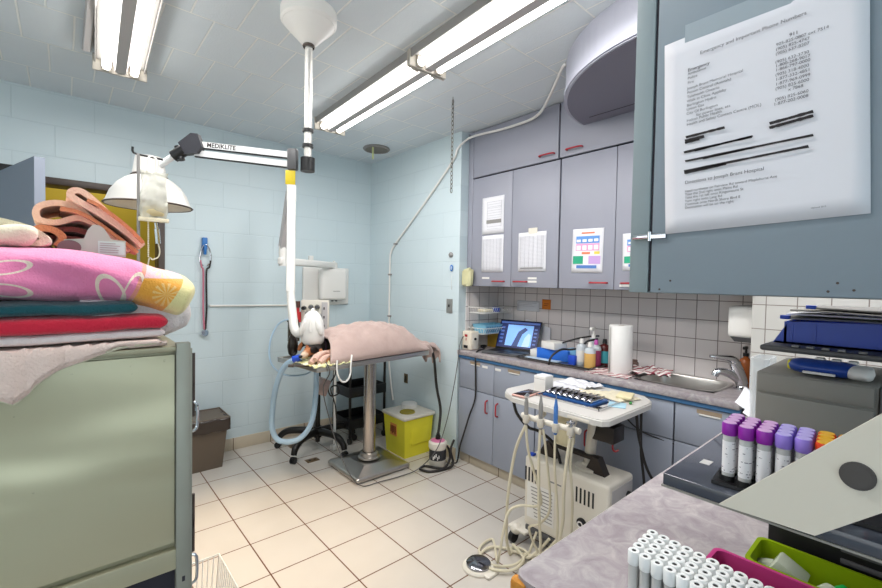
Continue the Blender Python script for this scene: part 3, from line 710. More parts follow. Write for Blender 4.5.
# tubes: rows run across the view, columns recede
TA = math.radians(-85); ex = V(math.cos(TA), math.sin(TA), 0); ey = V(-ex.y, ex.x, 0)
o0 = V(.516, .1325, 1.236)
holder = thing('tube_holder', 'low black scalloped holder carrying the purple, lavender and red capped tubes', 'rack', o0)
b = B()
cols = ['p', 'p', 'p', 'l', 'l', 'r', 'r']
for i in range(7):
    for k in range(4):
        p = o0+ex*(i*.0147)+ey*(k*.0147+(-.004 if i else 0)); dz = -k*.0006
        b.lathe([(.0085, 0), (.0085, .009-k*.001), (.0078, .009-k*.001), (.0078, .002)], p, 16)
obj('cups', b, 'black', holder)
obj('base', B().prism([(-.012, -.014), (.116, -.014), (.116, .06), (-.012, .06)], o0, ex, ey, .0035), 'black', holder)
CM = {'p': mat('purple_cap', (142, 34, 160), .4), 'l': mat('lavender_cap', (146, 120, 210), .4), 'r': mat('orange_red_cap', (214, 66, 22), .4)}
PT = {'p': mat('pale_purple_top', (222, 176, 222), .4), 'l': mat('pale_lavender_top', (192, 178, 236), .4), 'r': mat('yellow_cap_top', (232, 176, 40), .4)}
NM = {'p': ('purple-capped blood tube standing in the black holder', 'purple-capped tubes'), 'l': ('lavender-capped blood tube between the purple and the red ones', 'lavender-capped tubes'), 'r': ('red-capped blood tube with a yellow top beside the frosted panel', 'red-capped tubes')}
S = {}
for i in range(7):
    for k in range(4):
        p = o0+ex*(i*.0147)+ey*(k*.0147+(-.004 if i else 0)); c = cols[i]; zl = 1.238-k*.0007
        if c not in S: S[c] = tube_thing('blood_tube', NM[c][0], 'tube', NM[c][1], p.x, p.y, zl, 1.2985, .0057, CM[c], .0125, top=PT[c], capr=.0069)
        else: dup(S[c], (p.x, p.y, zl))

# grey drawer box with things on it
gx = .9
t = thing('drawer_box', 'grey plastic box of stacked drawers behind the coloured tubes, blue handset on top', 'drawers', (gx, .12, 1.1405))
obj('casing', B().box((gx+.004, .045, 1.1405), (gx+.24, .196, 1.294), .004), 'greyplastic', t)
for z0, z1 in ((1.142, 1.206), (1.2105, 1.258), (1.2625, 1.292)):
    obj('drawer', B().box((gx-.001, .05, z0), (gx+.005, .194, z1), .0015), 'greyplastic', t)
obj('side_rail', B().box((gx+.0, .036, 1.1405), (gx+.24, .0445, 1.292), .002), 'darkgrey', t)
# blue device on top
t = thing('blue_handset', 'blue handset with white end and three pale keys on the grey drawer box', 'device', (.93, .1, 1.296))
def caps(u, v, y0, y1, x, z, rx, rz):
    th = 2*PI*u; k = min(1, (1-abs(2*v-1)**5)**.5+.01); return V(x+rx*k*math.cos(th), y0+(y1-y0)*v, z+rz*k*math.sin(th))
obj('body', B().grid(lambda u, v: caps(u, v, .158, .064, .935, 1.309, .026, .0125), 24, 20, True, True), mat('deep_blue_device', (30, 66, 150), .35), t)
obj('white_end', B().grid(lambda u, v: caps(u, v, .085, .052, .932, 1.3078, .026, .0115), 24, 16, True, True), 'white', t)
for y in (.118, .098, .078): obj('key', B().box((.935, y-.006, 1.318), (.955, y+.006, 1.3235), .002), 'white', t)
obj('battery_strip', B().box((.907, .095, 1.300), (.912, .135, 1.304), .001), 'white', t)
tag(obj('yellow_clip', B().box((.96, .148, 1.296), (.985, .164, 1.312), .003), 'yellow'), 'small yellow plastic clip between the blue handset and the dark tray', 'clip')
t = thing('dark_tray', 'thin dark grey tray with pale keys lying above the blue handset', 'tray', (1.0, .08, 1.327))
obj('plate', B().box((.955, -.12, 1.3245), (1.16, .204, 1.335), .004), 'darkgrey', t)
b = B()
for y in (.155, .135, .115, .095, .07): b.box((.958, y-.006, 1.335), (.972, y+.004, 1.3385), .001)
obj('pale_keys', b, 'midgrey', t)
t = thing('blue_bin', 'deep blue plastic parts bin lying on the dark tray', 'bin', (1.05, .05, 1.337))
bb = B().prism([(-.196, 1.3355), (.15, 1.3355), (.15, 1.388), (-.174, 1.376)], (1.02, 0, 0), (0, -1, 0), (0, 0, 1), .004)
bb.prism([(-.196, 1.3355), (.15, 1.3355), (.15, 1.388), (-.174, 1.376)], (1.15, 0, 0), (0, -1, 0), (0, 0, 1), .004)
bb.box((1.016, -.15, 1.3355), (1.15, .194, 1.3385)).prism([(1.016, 1.3355, ), (1.15, 1.3355), (1.15, 1.376), (1.016, 1.376)], (0, .176, 0), (1, 0, 0), (0, 0, 1), -.004)
obj('shell', bb, 'blue', t)
for y in (.168, .135): obj('rib', B().box((1.014, y-.0012, 1.34), (1.0165, y+.0012, 1.373)), 'blue', t)
for k, (z, x, y1, l, m) in enumerate(((1.3795, 1.05, .19, 'lowest loose grey folder on the blue bin', 'midgrey'), (1.3865, 1.06, .185, 'second loose folder in the stack on the blue bin', 'paper'), (1.3935, 1.05, .178, 'third loose grey folder in the stack on the blue bin', 'greyplastic'), (1.4, 1.07, .155, 'topmost dark blue cornered folder of the stack on the blue bin', 'midgrey'))):
    o = tag(obj('folder', B().grid(lambda u, v: V(x+u*.16, y1-v*.42, z+.0035*math.sin(3*u+v*5+k)*.4+.0015*(k > 1)*math.cos(v*6)), 10, 14), m, solid=.003), l, 'folder', 'folders on the blue bin')
    if k in (0, 3): obj('blue_corner', B().box((x-.002, y1-.012, z-.001), (x+.012, y1+.003, z+.006), .001), 'blue', o)
# acrylic holder and curled papers behind the grey box
t = thing('acrylic_holder', 'empty clear acrylic holder standing beside the grey drawer box', 'holder', (1.42, .29, ZC))
obj('shell', openbox(1.37, 1.47, .272, .312, ZC, 1.25, .003, .001, .001), mat('clear_acrylic', (224, 228, 230), .15, alpha=.45), t)
for k in range(3):
    o = tag(obj('curled_sheet', B().grid(lambda u, v, k=k: V(1.62+.05*k+u*.2, .36+.035*k-v*.16+.02*u, ZC+.004+.004*k+.05*(1-v)**2*(.5+.3*k)+.02*u*u), 8, 10), 'paper', solid=.0006), ('lowest', 'middle', 'topmost')[k]+' curled white sheet at the far edge of the near counter', 'paper', 'curled papers')

# ------------------------------------------------------------ steel cage bank on the left
FYc = .95
t = thing('cage_bank', 'dull stainless steel animal cage bank filling the lower left, towels piled on top', 'cage', (-.4, 1.2, 0))
obj('body', B().box((-1.2, FYc+.012, .02), (.172, 1.52, 1.305), .003), 'cage', t)
obj('side_panel', B().prism([(-1.2, .925), (.158, .925), (.158, 1.290), (-1.2, 1.290)], (0, FYc, 0), (1, 0, 0), (0, 0, 1), -.010), 'cage', t)
obj('top_flange', B().box((-1.2, FYc-.001, 1.2955), (.162, FYc+.02, 1.306), .002), 'cage', t)
obj('lower_rail', B().box((-1.2, FYc-.004, .872), (.166, FYc+.012, .912), .003), 'cage', t)
obj('lower_opening', B().box((-1.2, FYc+.008, .10), (.16, FYc+.011, .866)), 'carcass', t)
b = B()
for k in range(26): x = -1.15+k*.05; b.cyl((x, FYc-.002, .12), (x, FYc-.002, .85), .004, n=8)
obj('lower_bars', b, 'cage_frame', t)
st = obj('corner_stile', B().box((.160, FYc-.006, .02), (.1845, FYc+.012, 1.312), .002), 'cage_frame', t)
obj('slot', B().box((.170, FYc-.0065, .845), (.175, FYc-.0055, .855)), 'carcass', st)
h = obj('hinge_strip', B().box((.1845, FYc-.004, .02), (.1875, FYc+.05, 1.30), .001), 'cage_frame', t)
for z in (1.26, 1.20, .98, .93): obj('hinge_knuckle', B().cyl((.1895, FYc, z-.035), (.1895, FYc, z+.03), .0035, n=12), 'brownmetal', h)
for z in (1.165, .86): obj('latch', B().tube([(.188, FYc, z+.03), (.196, FYc-.002, z+.02), (.196, FYc-.002, z-.02), (.188, FYc, z-.03)], .003, 8), 'chrome', h)
ZT = 1.306
def slab(x0, x1, y0, y1, z0, z1, m, name, label, cat='towel', rnd=.5, amp=.004, seed=0, group=None, right=1, solid=0):
    zc = (z0+z1)/2; hz = (z1-z0)/2; yc = (y0+y1)/2; hy = (y1-y0)/2; L = x1-x0
    def f(u, v):
        th = 2*PI*u; c, s = math.cos(th), math.sin(th); p = 4
        k = (abs(c)**p+abs(s)**p)**(-1/p)
        x = x0+L*(1-(1-v)**3); e = 1
        d = (x1-x)/(hz*.9)
        if d < 1: e = math.sqrt(max(0, 1-(1-d)**2))
        return V(x, yc+k*c*(hy-hz*.8*(1-e)), zc+k*s*hz*max(e, .02))
    b = B().grid(f, 56, 60, True, True).noise(amp, 14, seed).noise(amp*.4, 45, seed+3)
    return tag(obj(name, b, m, ang=180), label, cat, group)
slab(-.75, .142, FYc-.012, 1.30, ZT+.016, ZT+.038, 'whiteterry', 'folded_towel', 'folded white towel whose edge shows just under the red towel', seed=5, amp=.002)
slab(-.75, .147, FYc-.015, 1.30, ZT+.030, ZT+.066, 'redterry', 'folded_towel', 'folded bright red towel under the teal one', seed=8, amp=.003)
slab(-.75, .10, FYc-.013, 1.28, ZT+.062, ZT+.088, 'teal', 'folded_towel', 'folded dark teal towel squeezed between the red and the pink ones', seed=2, amp=.003)
slab(.02, .192, FYc+.012, 1.25, ZT+.012, ZT+.106, 'whiteterry', 'bunched_towel', 'bunched white towel poking out at the cage corner under the pink one', seed=12, amp=.01)
# peach towel hanging over the front edge
def hang(x):
    P = [(-.75, 1.20), (-.11, 1.235), (-.074, 1.246), (-.06, 1.237), (-.041, 1.252), (-.038, 1.262), (-.01, 1.283), (.013, 1.292), (.07, 1.312), (.14, 1.319)]
    for (a, b_), (c, d) in zip(P, P[1:]):
        if a <= x <= c: return b_+(d-b_)*(x-a)/(c-a)
    return P[-1][1]
def sheet_f(off, x0, x1, lift):
    def f(u, v):
        x = x0+(x1-x0)*u; zb = min(hang(x)+lift, ZT+.012); fold = .006*math.sin(x*70)*min(1, max(0, (v-.35)*3))*min(1, max(0, (.09-x)*12))
        L1 = .25; L2 = ZT+.016-zb; s = v*(L1+L2+.02)
        if s < L1: return V(x, FYc+.25-.262*s/L1, ZT+.006+off)
        k = (s-L1)/(L2+.02); return V(x, FYc-.015-off-abs(fold)-.004*math.sin(min(1, k*3)*PI/2), ZT+.012+off-(ZT+.012+off-zb)*min(1, k))
    return f
t = thing('peach_towel', 'pale peach towel draped over the cage front below the red towel', 'towel', (-.1, FYc, ZT))
obj('cloth', B().grid(sheet_f(.0, -.75, .143, 0), 150, 40).noise(.0012, 40), 'peach', t, solid=.004)
obj('upper_layer', B().grid(sheet_f(.005, -.75, .13, .006), 150, 40).noise(.0012, 40, 4), 'peach', t, solid=.004)
b = B().tube([V(x, FYc-.017-.006*abs(math.sin(x*70)), hang(x)+.001) for x in [-.3+.01*i for i in range(44)]], .0026, 6, 2)
obj('hem', b, 'cream', t)
# big pink flowered towel
def pink(u, v):
    th = 2*PI*u; c, s = math.cos(th), math.sin(th); p = 3
    x = -.75+.942*(1-(1-v)**3); zt = 1.486 if x < 0 else 1.486-.055*(x/.19)**1.7; zb = 1.386 if x < .09 else 1.386-.035*((x-.09)/.095)
    zb -= .004*math.sin(x*22); zc = (zt+zb)/2; hz = (zt-zb)/2; y0 = FYc-.018; y1 = 1.26
    k = (abs(c)**p+abs(s)**p)**(-1/p); e = 1; d = (.192-x)/.02
    if d < 1: e = math.sqrt(max(0, 1-(1-d)**2))*.5+.5
    return V(x+(.018*(-s*k) if 0 else .016*(s*k)*min(1, max(0, (x-.05)*8))), (y0+y1)/2+k*c*(y1-y0)/2*e, zc+k*s*hz*max(e, .02))
b = B().grid(pink, 80, 120, True, True)
b._add([pink(i/80, 1) for i in range(80)], [tuple(range(80))], True)
for v in b.bm.verts:
    q = v.co; w = math.sin((q.x*.8+q.z*1.6)*55+2.5*noise.noise(q*6))*.0055*(q.x < .1)
    q.y += w*(-1 if q.y < 1.0 else 0); q.z += noise.noise(q*9)*.006+noise.noise(q*24)*.002
tag(obj('pink_towel', b, 'pinkfloral', ang=180), 'big pink flowered beach towel with an orange border, folded on the towel pile', 'towel')
# towels further back
def fold(path, th, o, depth, m, name, label):
    return tag(obj(name, B().ribbon(path, th, o, (1, 0, 0), (0, 0, 1), (0, depth, 0), 5), m, ang=75), label, 'towel', 'rolled towels')
fold([(.115, 1.50), (.075, 1.525), (.03, 1.568), (-.005, 1.583), (-.035, 1.572), (-.036, 1.55), (-.012, 1.545), (.02, 1.556), (.05, 1.545), (.08, 1.518), (.105, 1.497)], .011, (0, 1.16, -.0), .22, 'tan', 'folded_towel', 'tan folded towel with a wide open loop in the middle of the rolled towels')
fold([(.1, 1.53), (.05, 1.582), (.025, 1.602), (.01, 1.596), (.018, 1.583), (.06, 1.558), (.10, 1.528), (.128, 1.50)], .012, (0, 1.14, .006), .22, 'tan', 'folded_towel', 'tan and brown striped towel on top of the rolled towels')
fold([(.09, 1.495), (.03, 1.53), (-.0, 1.533), (-.028, 1.526), (-.03, 1.512), (.0, 1.515), (.04, 1.508), (.07, 1.49)], .010, (0, 1.18, 0), .2, 'maroon', 'folded_towel', 'brown folded towel beneath the tan rolled towels')
fold([(-.01, 1.495), (-.002, 1.515), (-.016, 1.53), (-.036, 1.53), (-.046, 1.515), (-.046, 1.49)], .013, (0, 1.15, 0), .2, 'rust', 'folded_towel', 'orange-brown rolled towel at the left end of the rolled towels')
fold([(-.02, 1.49), (-.045, 1.52), (-.062, 1.525), (-.075, 1.505), (-.08, 1.48)], .012, (0, 1.2, .0), .2, 'maroon', 'folded_towel', 'dark maroon towel behind the orange-brown rolled one')
slab(-.75, .12, 1.262, 1.48, ZT, 1.49, 'cream', 'stacked_blanket', 'cream blanket stack behind the pink towel under the rolled towels', seed=20, amp=.004)
b = B().ribbon([(-.25, 1.53), (-.12, 1.535), (-.06, 1.527), (-.03, 1.512), (-.028, 1.5), (-.05, 1.496)], .012, (0, 1.08, 0), (1, 0, 0), (0, 0, 1), (0, .16, 0), 5)
tag(obj('cream_blanket', b, 'cream', ang=75), 'cream fleece blanket with a rolled edge at the far left of the towel pile', 'blanket')
b = B().ribbon([(-.3, 1.552), (-.2, 1.556), (-.1, 1.545), (-.05, 1.515)], .014, (0, 1.18, .0), (1, 0, 0), (0, 0, 1), (0, .14, 0), 5)
tag(obj('cream_blanket', b, 'cream', ang=75), 'upper cream fleece blanket sloping down at the left frame edge', 'blanket')
# grey card cut-out and label carton in front of the rolled towels
fold([(.118, 1.492), (.09, 1.518), (.05, 1.55), (.02, 1.566), (-.005, 1.571)], .007, (0, 1.145, 0), .2, 'rust', 'folded_towel', 'thin orange-brown towel layer between the tan rolled towels')
fold([(.128, 1.512), (.10, 1.545), (.06, 1.578), (.035, 1.590)], .007, (0, 1.135, 0), .2, 'rust', 'folded_towel', 'upper orange-brown towel layer just under the striped top towel')
slab(-.75, -.035, 1.03, 1.20, 1.485, 1.525, 'cream', 'cream_blanket', 'thick cream fleece fold lying directly on the pink towel at the far left', 'blanket', seed=33, amp=.006)
t = thing('folded_carton', 'grey-green folded carton with a printed panel standing behind the pink towel', 'carton', (.05, 1.12, 1.49))
obj('panel', B().prism([(.0, 1.478), (.098, 1.478), (.098, 1.512), (.074, 1.513), (.062, 1.535), (.054, 1.541), (.044, 1.541), (.036, 1.53), (.030, 1.512), (.0, 1.508)], (0, 1.125, 0), (1, 0, 0), (0, 0, 1), .003), mat('grey_green_card', (176, 186, 172), .6), t)
obj('label_panel', B().box((.052, 1.1205, 1.482), (.096, 1.122, 1.509)), mat('pale_green_label', (190, 214, 204), .6), t)
b = B()
for k in range(5): b.box((.055, 1.1198, 1.486+k*.0045), (.055+.03+.008*math.sin(k*3), 1.1206, 1.4872+k*.0045))
obj('print', b, 'greyplastic', t)
obj('dark_flap', B().prism([(.018*math.cos(a), .014*math.sin(a)) for a in [2*PI*i/24 for i in range(24)]], (.008, 1.118, 1.493), (1, 0, 0), (0, 0, 1), .003), mat('brown_grey_flap', (112, 92, 92), .6), t)

# IV pole with bag
t = thing('iv_pole', 'thin steel drip pole rising behind the towel pile', 'pole', (.185, 1.78, 0))
obj('pole', B().cyl((.187, 1.75, .02), (.187, 1.75, 1.845), .0045, n=14), 'midgrey', t)
obj('hooks', B().tube([(.172, 1.75, 1.865), (.172, 1.75, 1.850), (.182, 1.75, 1.844), (.215, 1.75, 1.842), (.245, 1.75, 1.84), (.256, 1.75, 1.838)], .0035, 8), 'black', t)
obj('foot', B().box((.187-.006, 1.6, 0), (.187+.006, 1.9, .02), .004).box((.06, 1.744, 0), (.32, 1.756, .02), .004), 'midgrey', t)
t = thing('drip_bag', 'crinkled clear drip bag with yellowish fluid hanging from the drip pole', 'bag', (.228, 1.73, 1.85))
bagc = mat('drip_bag_film', (206, 206, 194), .15, alpha=.5)
def bag(u, v, z0, z1, x0, x1, th):
    a = 2*PI*u; w = (x1-x0)/2; k = math.sin(PI*min(1, max(0, v*.96+.02)))**.35
    return V((x0+x1)/2+w*math.cos(a)*(.92+.08*math.sin(v*7)), 1.73+th*k*math.sin(a), z0+(z1-z0)*v)
b = B().grid(lambda u, v: bag(u, v, 1.635, 1.79, .186, .268, .014), 40, 24, True, True)
for v in b.bm.verts: v.co += V(noise.noise(v.co*40)*.006, noise.noise(v.co*45+V(3, 3, 3))*.016, 0)
obj('film', b, bagc, t, ang=180)
obj('fluid', B().grid(lambda u, v: bag(u, v, 1.642, 1.672, .195, .262, .010), 32, 10, True, True), mat('pale_yellow_fluid', (238, 222, 178), .2, trans=.5, ior=1.2), t, ang=180)
obj('hanger', B().tube([(.21, 1.735, 1.79), (.212, 1.735, 1.83), (.224, 1.74, 1.842), (.236, 1.735, 1.83), (.234, 1.735, 1.79)], .003, 8), 'white', t)
obj('bottom_seam', B().box((.184, 1.724, 1.622), (.271, 1.736, 1.636), .003), 'cream', t)
t = thing('drip_line', 'drip chamber and looping clear line under the drip bag', 'tubing', (.23, 1.73, 1.62))
obj('chamber', B().cyl((.233, 1.73, 1.62), (.236, 1.73, 1.60), .005).cyl((.236, 1.73, 1.60), (.240, 1.73, 1.55), .0075), 'glass', t)
obj('line', B().tube([(.240, 1.73, 1.55), (.244, 1.73, 1.525), (.240, 1.73, 1.505), (.225, 1.73, 1.495), (.212, 1.73, 1.485), (.205, 1.75, 1.3), (.21, 1.75, 1.0)], .0022, 6), 'ivory_hose', t)
b = B(); [b.ball((.213, 1.738, 1.62-.006*k), .0028, n=8) for k in range(20)]
tag(obj('bead_chain', b, 'cream'), 'fine beaded chain hanging beside the drip chamber', 'chain')

# wire basket on the floor
t = thing('wire_basket', 'white wire basket on the floor beside the cage', 'basket', (.38, 1.75, 0))
b = B(); x0, x1, y0, y1, zt = .235, .475, 1.62, 1.90, .30; ins = .03
def bp(a, b_, z):
    k = z/zt; return V(x0+ins*(1-k)+(x1-x0-2*ins*(1-k))*a, y0+ins*(1-k)+(y1-y0-2*ins*(1-k))*b_, z)
for z in (.02, .3): b.tube([bp(0, 0, z), bp(1, 0, z), bp(1, 1, z), bp(0, 1, z)], .0035, 6, 1, True)
for k in range(13):
    s = k/12
    for a0, a1 in (((s, 0), None), ((s, 1), None)): b.cyl(bp(a0[0], a0[1], .02), bp(a0[0], a0[1], zt), .0018, n=6)
    b.cyl(bp(0, s, .02), bp(0, s, zt), .0018, n=6); b.cyl(bp(1, s, .02), bp(1, s, zt), .0018, n=6)
    b.cyl(bp(s, 0, .02), bp(s, 1, .02), .0018, n=6)
obj('wires', b, 'white', t)
# waste bin
t = thing('waste_bin', 'brown waste bin with a dark liner against the back wall', 'bin', (.83, 3.63, 0))
bin_m = mat('brown_plastic', (96, 84, 72), .45)
b = B().frustum((.68, 3.52), (.90, 3.74), (.645, 3.49), (.935, 3.765), 0, .385)
obj('tub', b, bin_m, t)
obj('rim', B().tube([(.64, 3.485, .385), (.94, 3.485, .385), (.94, 3.77, .385), (.64, 3.77, .385)], .008, 8, 1, True), bin_m, t)
def liner(u, v):
    P = [(.635, 3.48), (.942, 3.48), (.942, 3.775), (.635, 3.775)]; k = u*4; i = int(k) % 4; f = k-int(k); a, c = P[i], P[(i+1) % 4]
    x, y = a[0]+(c[0]-a[0])*f, a[1]+(c[1]-a[1])*f; o = .004+.005*abs(noise.noise(V(x*25, y*25, v*4)))
    cx, cy = .79, 3.63; n_ = V(x-cx, y-cy, 0).normalized()
    if v < .5: q = v/.5; return V(x, y, 0)+n_*o+V(0, 0, .29+.10*q+.01*noise.noise(V(x*15, y*15, 0)))
    q = (v-.5)/.5; return V(x, y, 0)-n_*(.02+.05*q)+V(0, 0, .39-.09*q+.02*noise.noise(V(x*15, y*15, 5)))
obj('liner', B().grid(liner, 96, 16, True, True), mat('dark_bin_liner', (52, 44, 40), .2, var=.2), t, ang=180)

# ------------------------------------------------------------ examination table with the sleeping dog
TT = Matrix.Translation((1.685, 2.765, 0)) @ Matrix.Rotation(math.radians(6.6), 4, 'Z')
def tt(a, b, z): return TT @ V(a, b, z)
t = thing('exam_table', 'stainless steel examination table on a single column with a heavy square foot', 'table', (1.77, 2.83, 0))
b = B(TT).box((-.56, -.25, .868), (.43, .25, .893), .006).box((-.56, -.25, .89), (.43, -.238, .902), .003).box((-.56, .238, .89), (.43, .25, .902), .003).box((-.56, -.25, .89), (-.548, .25, .902), .003).box((.418, -.25, .89), (.43, .25, .902), .003)
obj('tabletop', b, 'steel', t)
obj('under_bracket', B(TT).box((-.2, -.12, .842), (.36, .18, .868), .004), 'midgrey', t)
c = V(1.77, 2.83, 0)
obj('column', B().cyl((c.x, c.y, .10), (c.x, c.y, .845), .047, n=32), steel('column_steel', (186, 178, 172), .16, 3, .05), t)
obj('column_collar', B().lathe([(.085, .078), (.085, .088), (.07, .094), (.07, .118), (.052, .122)], c, 32), 'steel', t)
b = B().box((1.53, 2.60, 0.006), (2.0, 3.05, .045), .04, 5)
b.frustum((1.545, 2.615), (1.985, 3.035), (1.66, 2.72), (1.88, 2.94), .044, .066)
obj('foot', b, 'steel', t)
tag(obj('black_mat', B(TT).box((-.40, -.236, .8935), (.416, .236, .900), .003), mat('black_mat', (30, 22, 20), .8)), 'thin dark mat showing along the table edge under the pink blanket', 'mat')
# blanket
def hprof(a):
    P = [(-.38, .15), (-.30, .182), (-.2, .208), (-.08, .220), (.02, .222), (.15, .214), (.26, .187), (.33, .15), (.39, .085), (.43, .05), (.5, .04)]
    for (x, y), (X_, Y_) in zip(P, P[1:]):
        if a <= X_: k = (a-x)/(X_-x); k = k*k*(3-2*k)*.3+k*.7; return y+(Y_-y)*max(0, k)
    return P[-1][1]
def blank(u, v):
    a = -.38+.81*u; bb = -.252+.47*v; s = (v-.5)*2
    e = max(0, 1-abs(s)**2.3)**.75
    lift = hprof(a)*e+.006
    p = V(a-(.09 if s < 0 else -.03)*(s*s)*(1-u)**3+.02*(1-u)*lift, bb, .902+lift)
    n = noise.noise(V(a*9, bb*9, 1))*.014+noise.noise(V(a*25+bb*20, bb*8, 4))*.009+noise.noise(V(a*50, bb*50, 7))*.005+.004*math.sin((a*1.2-bb*1.8)*38)*e
    p.z += n*min(1, e+.2)*(1 if lift > .01 else .3)
    return TT @ p
t = thing('pink_blanket', 'dusty pink fleece blanket covering the dog and hanging over the table end', 'blanket', tt(.1, 0, .9))
obj('cover', B().grid(blank, 70, 40), 'blanket', t, solid=.008)
def tail(u, v):
    P = [(.24, .02, 1.08), (.34, .0, 1.015), (.42, -.03, .96), (.50, -.06, .94), (.56, -.08, .915), (.60, -.10, .87), (.60, -.11, .80)]
    x = u*(len(P)-1); i = min(int(x), len(P)-2); f = x-i; p = V(*P[i]).lerp(V(*P[i+1]), f)
    w = .16-.03*u; s = (v-.5)*2; q = p+V(.01*math.sin(v*16), s*w*(1-.25*u), .022*math.sin(v*13)*(.4+u)-abs(s)*.015)
    return TT @ (q+V(0, 0, .012*noise.noise(q*20)))
b = B(TT); n0 = 0
obj('hanging_end', B().grid(tail, 30, 30), 'blanket', t, solid=.014)
obj('hanging_fold', B().tube([tt(.30, -.18, .96), tt(.40, -.19, .925), tt(.46, -.185, .915), tt(.50, -.18, .88), tt(.51, -.17, .84)], lambda k: .026+.008*math.sin(k*3), 12).noise(.004, 30), 'blanket', t)
# dog: one skinned body
furm = NT('black_and_tan_fur'); ob = furm.n('ShaderNodeAttribute', attribute_name='furmix')
cc = furm.ramp(furm.math('ADD', ob.outputs['Fac'], furm.math('MULTIPLY', furm.math('SUBTRACT', furm.noise(30, 3), .5), .25)), [(.0, lin((28, 22, 20))), (.35, lin((34, 24, 20))), (.5, lin((150, 84, 44))), (.72, lin((176, 112, 70))), (.85, lin((214, 188, 164)))])
furm.l(cc, furm.b.inputs['Base Color']); furm.b.inputs['Roughness'].default_value = .75
furm.l(furm.bump(furm.noise(220, 3), .8, .004), furm.b.inputs['Normal'])
def skinned(name, chains, m, parent=None, label=None, sub=2):
    me = bpy.data.meshes.new(name); V_ = []; E_ = []; R_ = []; key = {}
    off = Vector((0, 0, 0)); p = parent
    while p is not None: off += p.location; p = p.parent
    for ch in chains:
        prev = None
        for (pos, r) in ch:
            k = tuple(round(x, 4) for x in pos)
            if k not in key: key[k] = len(V_); V_.append(Vector(pos)-off); R_.append(r)
            if prev is not None: E_.append((prev, key[k]))
            prev = key[k]
    me.from_pydata(V_, E_, []); o = bpy.data.objects.new(name, me); C.objects.link(o)
    if parent: o.parent = parent
    sk = o.modifiers.new('skin', 'SKIN'); sk.use_smooth_shade = True; sk.branch_smoothing = .6
    if not me.skin_vertices: me.skin_vertices.new(name='s') if hasattr(me.skin_vertices, 'new') else None
    if not me.skin_vertices:
        bm = bmesh.new(); bm.from_mesh(me); bm.verts.layers.skin.verify(); bm.to_mesh(me); bm.free()
    for i, r in enumerate(R_):
        me.skin_vertices[0].data[i].radius = (r, r) if not isinstance(r, tuple) else r
    me.skin_vertices[0].data[0].use_root = True
    s = o.modifiers.new('sub', 'SUBSURF'); s.levels = s.render_levels = sub
    dg = bpy.context.evaluated_depsgraph_get(); me2 = bpy.data.meshes.new_from_object(o.evaluated_get(dg)); o.modifiers.clear(); o.data = me2
    me2.materials.clear(); me2.materials.append(m)
    for pl in me2.polygons: pl.use_smooth = True
    return o
t0 = tt(-.2, 0, .9)
dz = .902
body = [(tt(.15, .02, dz+.10), .085), (tt(-.02, .02, dz+.105), .095), (tt(-.18, .02, dz+.10), .085), (tt(-.28, .01, dz+.09), .062), (tt(-.345, -.01, dz+.085), .052), (tt(-.40, -.03, dz+.082), .052), (tt(-.445, -.055, dz+.07), .036), (tt(-.49, -.085, dz+.055), .024), (tt(-.52, -.10, dz+.048), .019)]
sh = TT.to_3x3() @ V(-.06, 0, 0)
body = [(tuple(p+sh), r) for p, r in body]
leg1 = [body[2], (tuple(sh+tt(-.22, -.12, dz+.05)), .034), (tuple(sh+tt(-.30, -.17, dz+.035)), .026), (tuple(sh+tt(-.39, -.19, dz+.028)), .022), (tuple(sh+tt(-.425, -.195, dz+.022)), .024), (tuple(sh+tt(-.45, -.20, dz+.018)), .019)]
leg2 = [body[2], (tuple(sh+tt(-.22, -.06, dz+.05)), .034), (tuple(sh+tt(-.31, -.115, dz+.055)), .026), (tuple(sh+tt(-.40, -.135, dz+.05)), .022), (tuple(sh+tt(-.44, -.14, dz+.045)), .023), (tuple(sh+tt(-.465, -.145, dz+.04)), .018)]
hind = [body[0], (tuple(sh+tt(.22, -.08, dz+.05)), .05), (tuple(sh+tt(.30, -.13, dz+.03)), .026), (tuple(sh+tt(.40, -.10, dz+.025)), .02)]
ears = [[body[5], (tuple(sh+tt(-.405, .02, dz+.12)), .022), (tuple(sh+tt(-.44, .045, dz+.10)), .018), (tuple(sh+tt(-.455, .05, dz+.06)), .012)], [body[5], (tuple(sh+tt(-.385, -.07, dz+.10)), .02), (tuple(sh+tt(-.38, -.095, dz+.075)), .018), (tuple(sh+tt(-.385, -.10, dz+.045)), .012)]]
dog = skinned('sleeping_dog', [body, leg1, leg2, hind]+ears, furm.m)
tag(dog, 'black and tan dog asleep under the pink blanket, its head below the dental arm', 'dog')
at = dog.data.attributes.new('furmix', 'FLOAT', 'POINT'); inv = TT.inverted()
for i, v in enumerate(dog.data.vertices):
    q = inv @ v.co-V(-.06, 0, 0); m_ = 0
    if q.x < -.44: m_ = .55+max(0, (-.44-q.x))*5
    if q.y < -.1 and q.x < -.27: m_ = .72+(.2 if q.x < -.42 else 0)
    if q.x < -.30 and q.z < dz+.06: m_ = max(m_, .6)
    at.data[i].value = m_
hp = sh+tt(-.53, -.105, dz+.052)
obj('nose', B().ball(tuple(hp), .012, 1, 1.1, .85), 'black', dog)
for s in (-.028, .02): obj('eye', B().ball(tuple(sh+tt(-.452, -.062+s*1.35, dz+.092)), .0065), 'black', dog)
b = B()
for s in (-.2, -.145): pass
obj('collar', B().tube([sh+tt(-.318+.0*math.cos(a), 0+.062*math.cos(a), dz+.088+.060*math.sin(a)) for a in [2*PI*i/14 for i in range(14)]], .006, 8, 2, True), mat('dark_collar', (60, 40, 60), .6), dog)
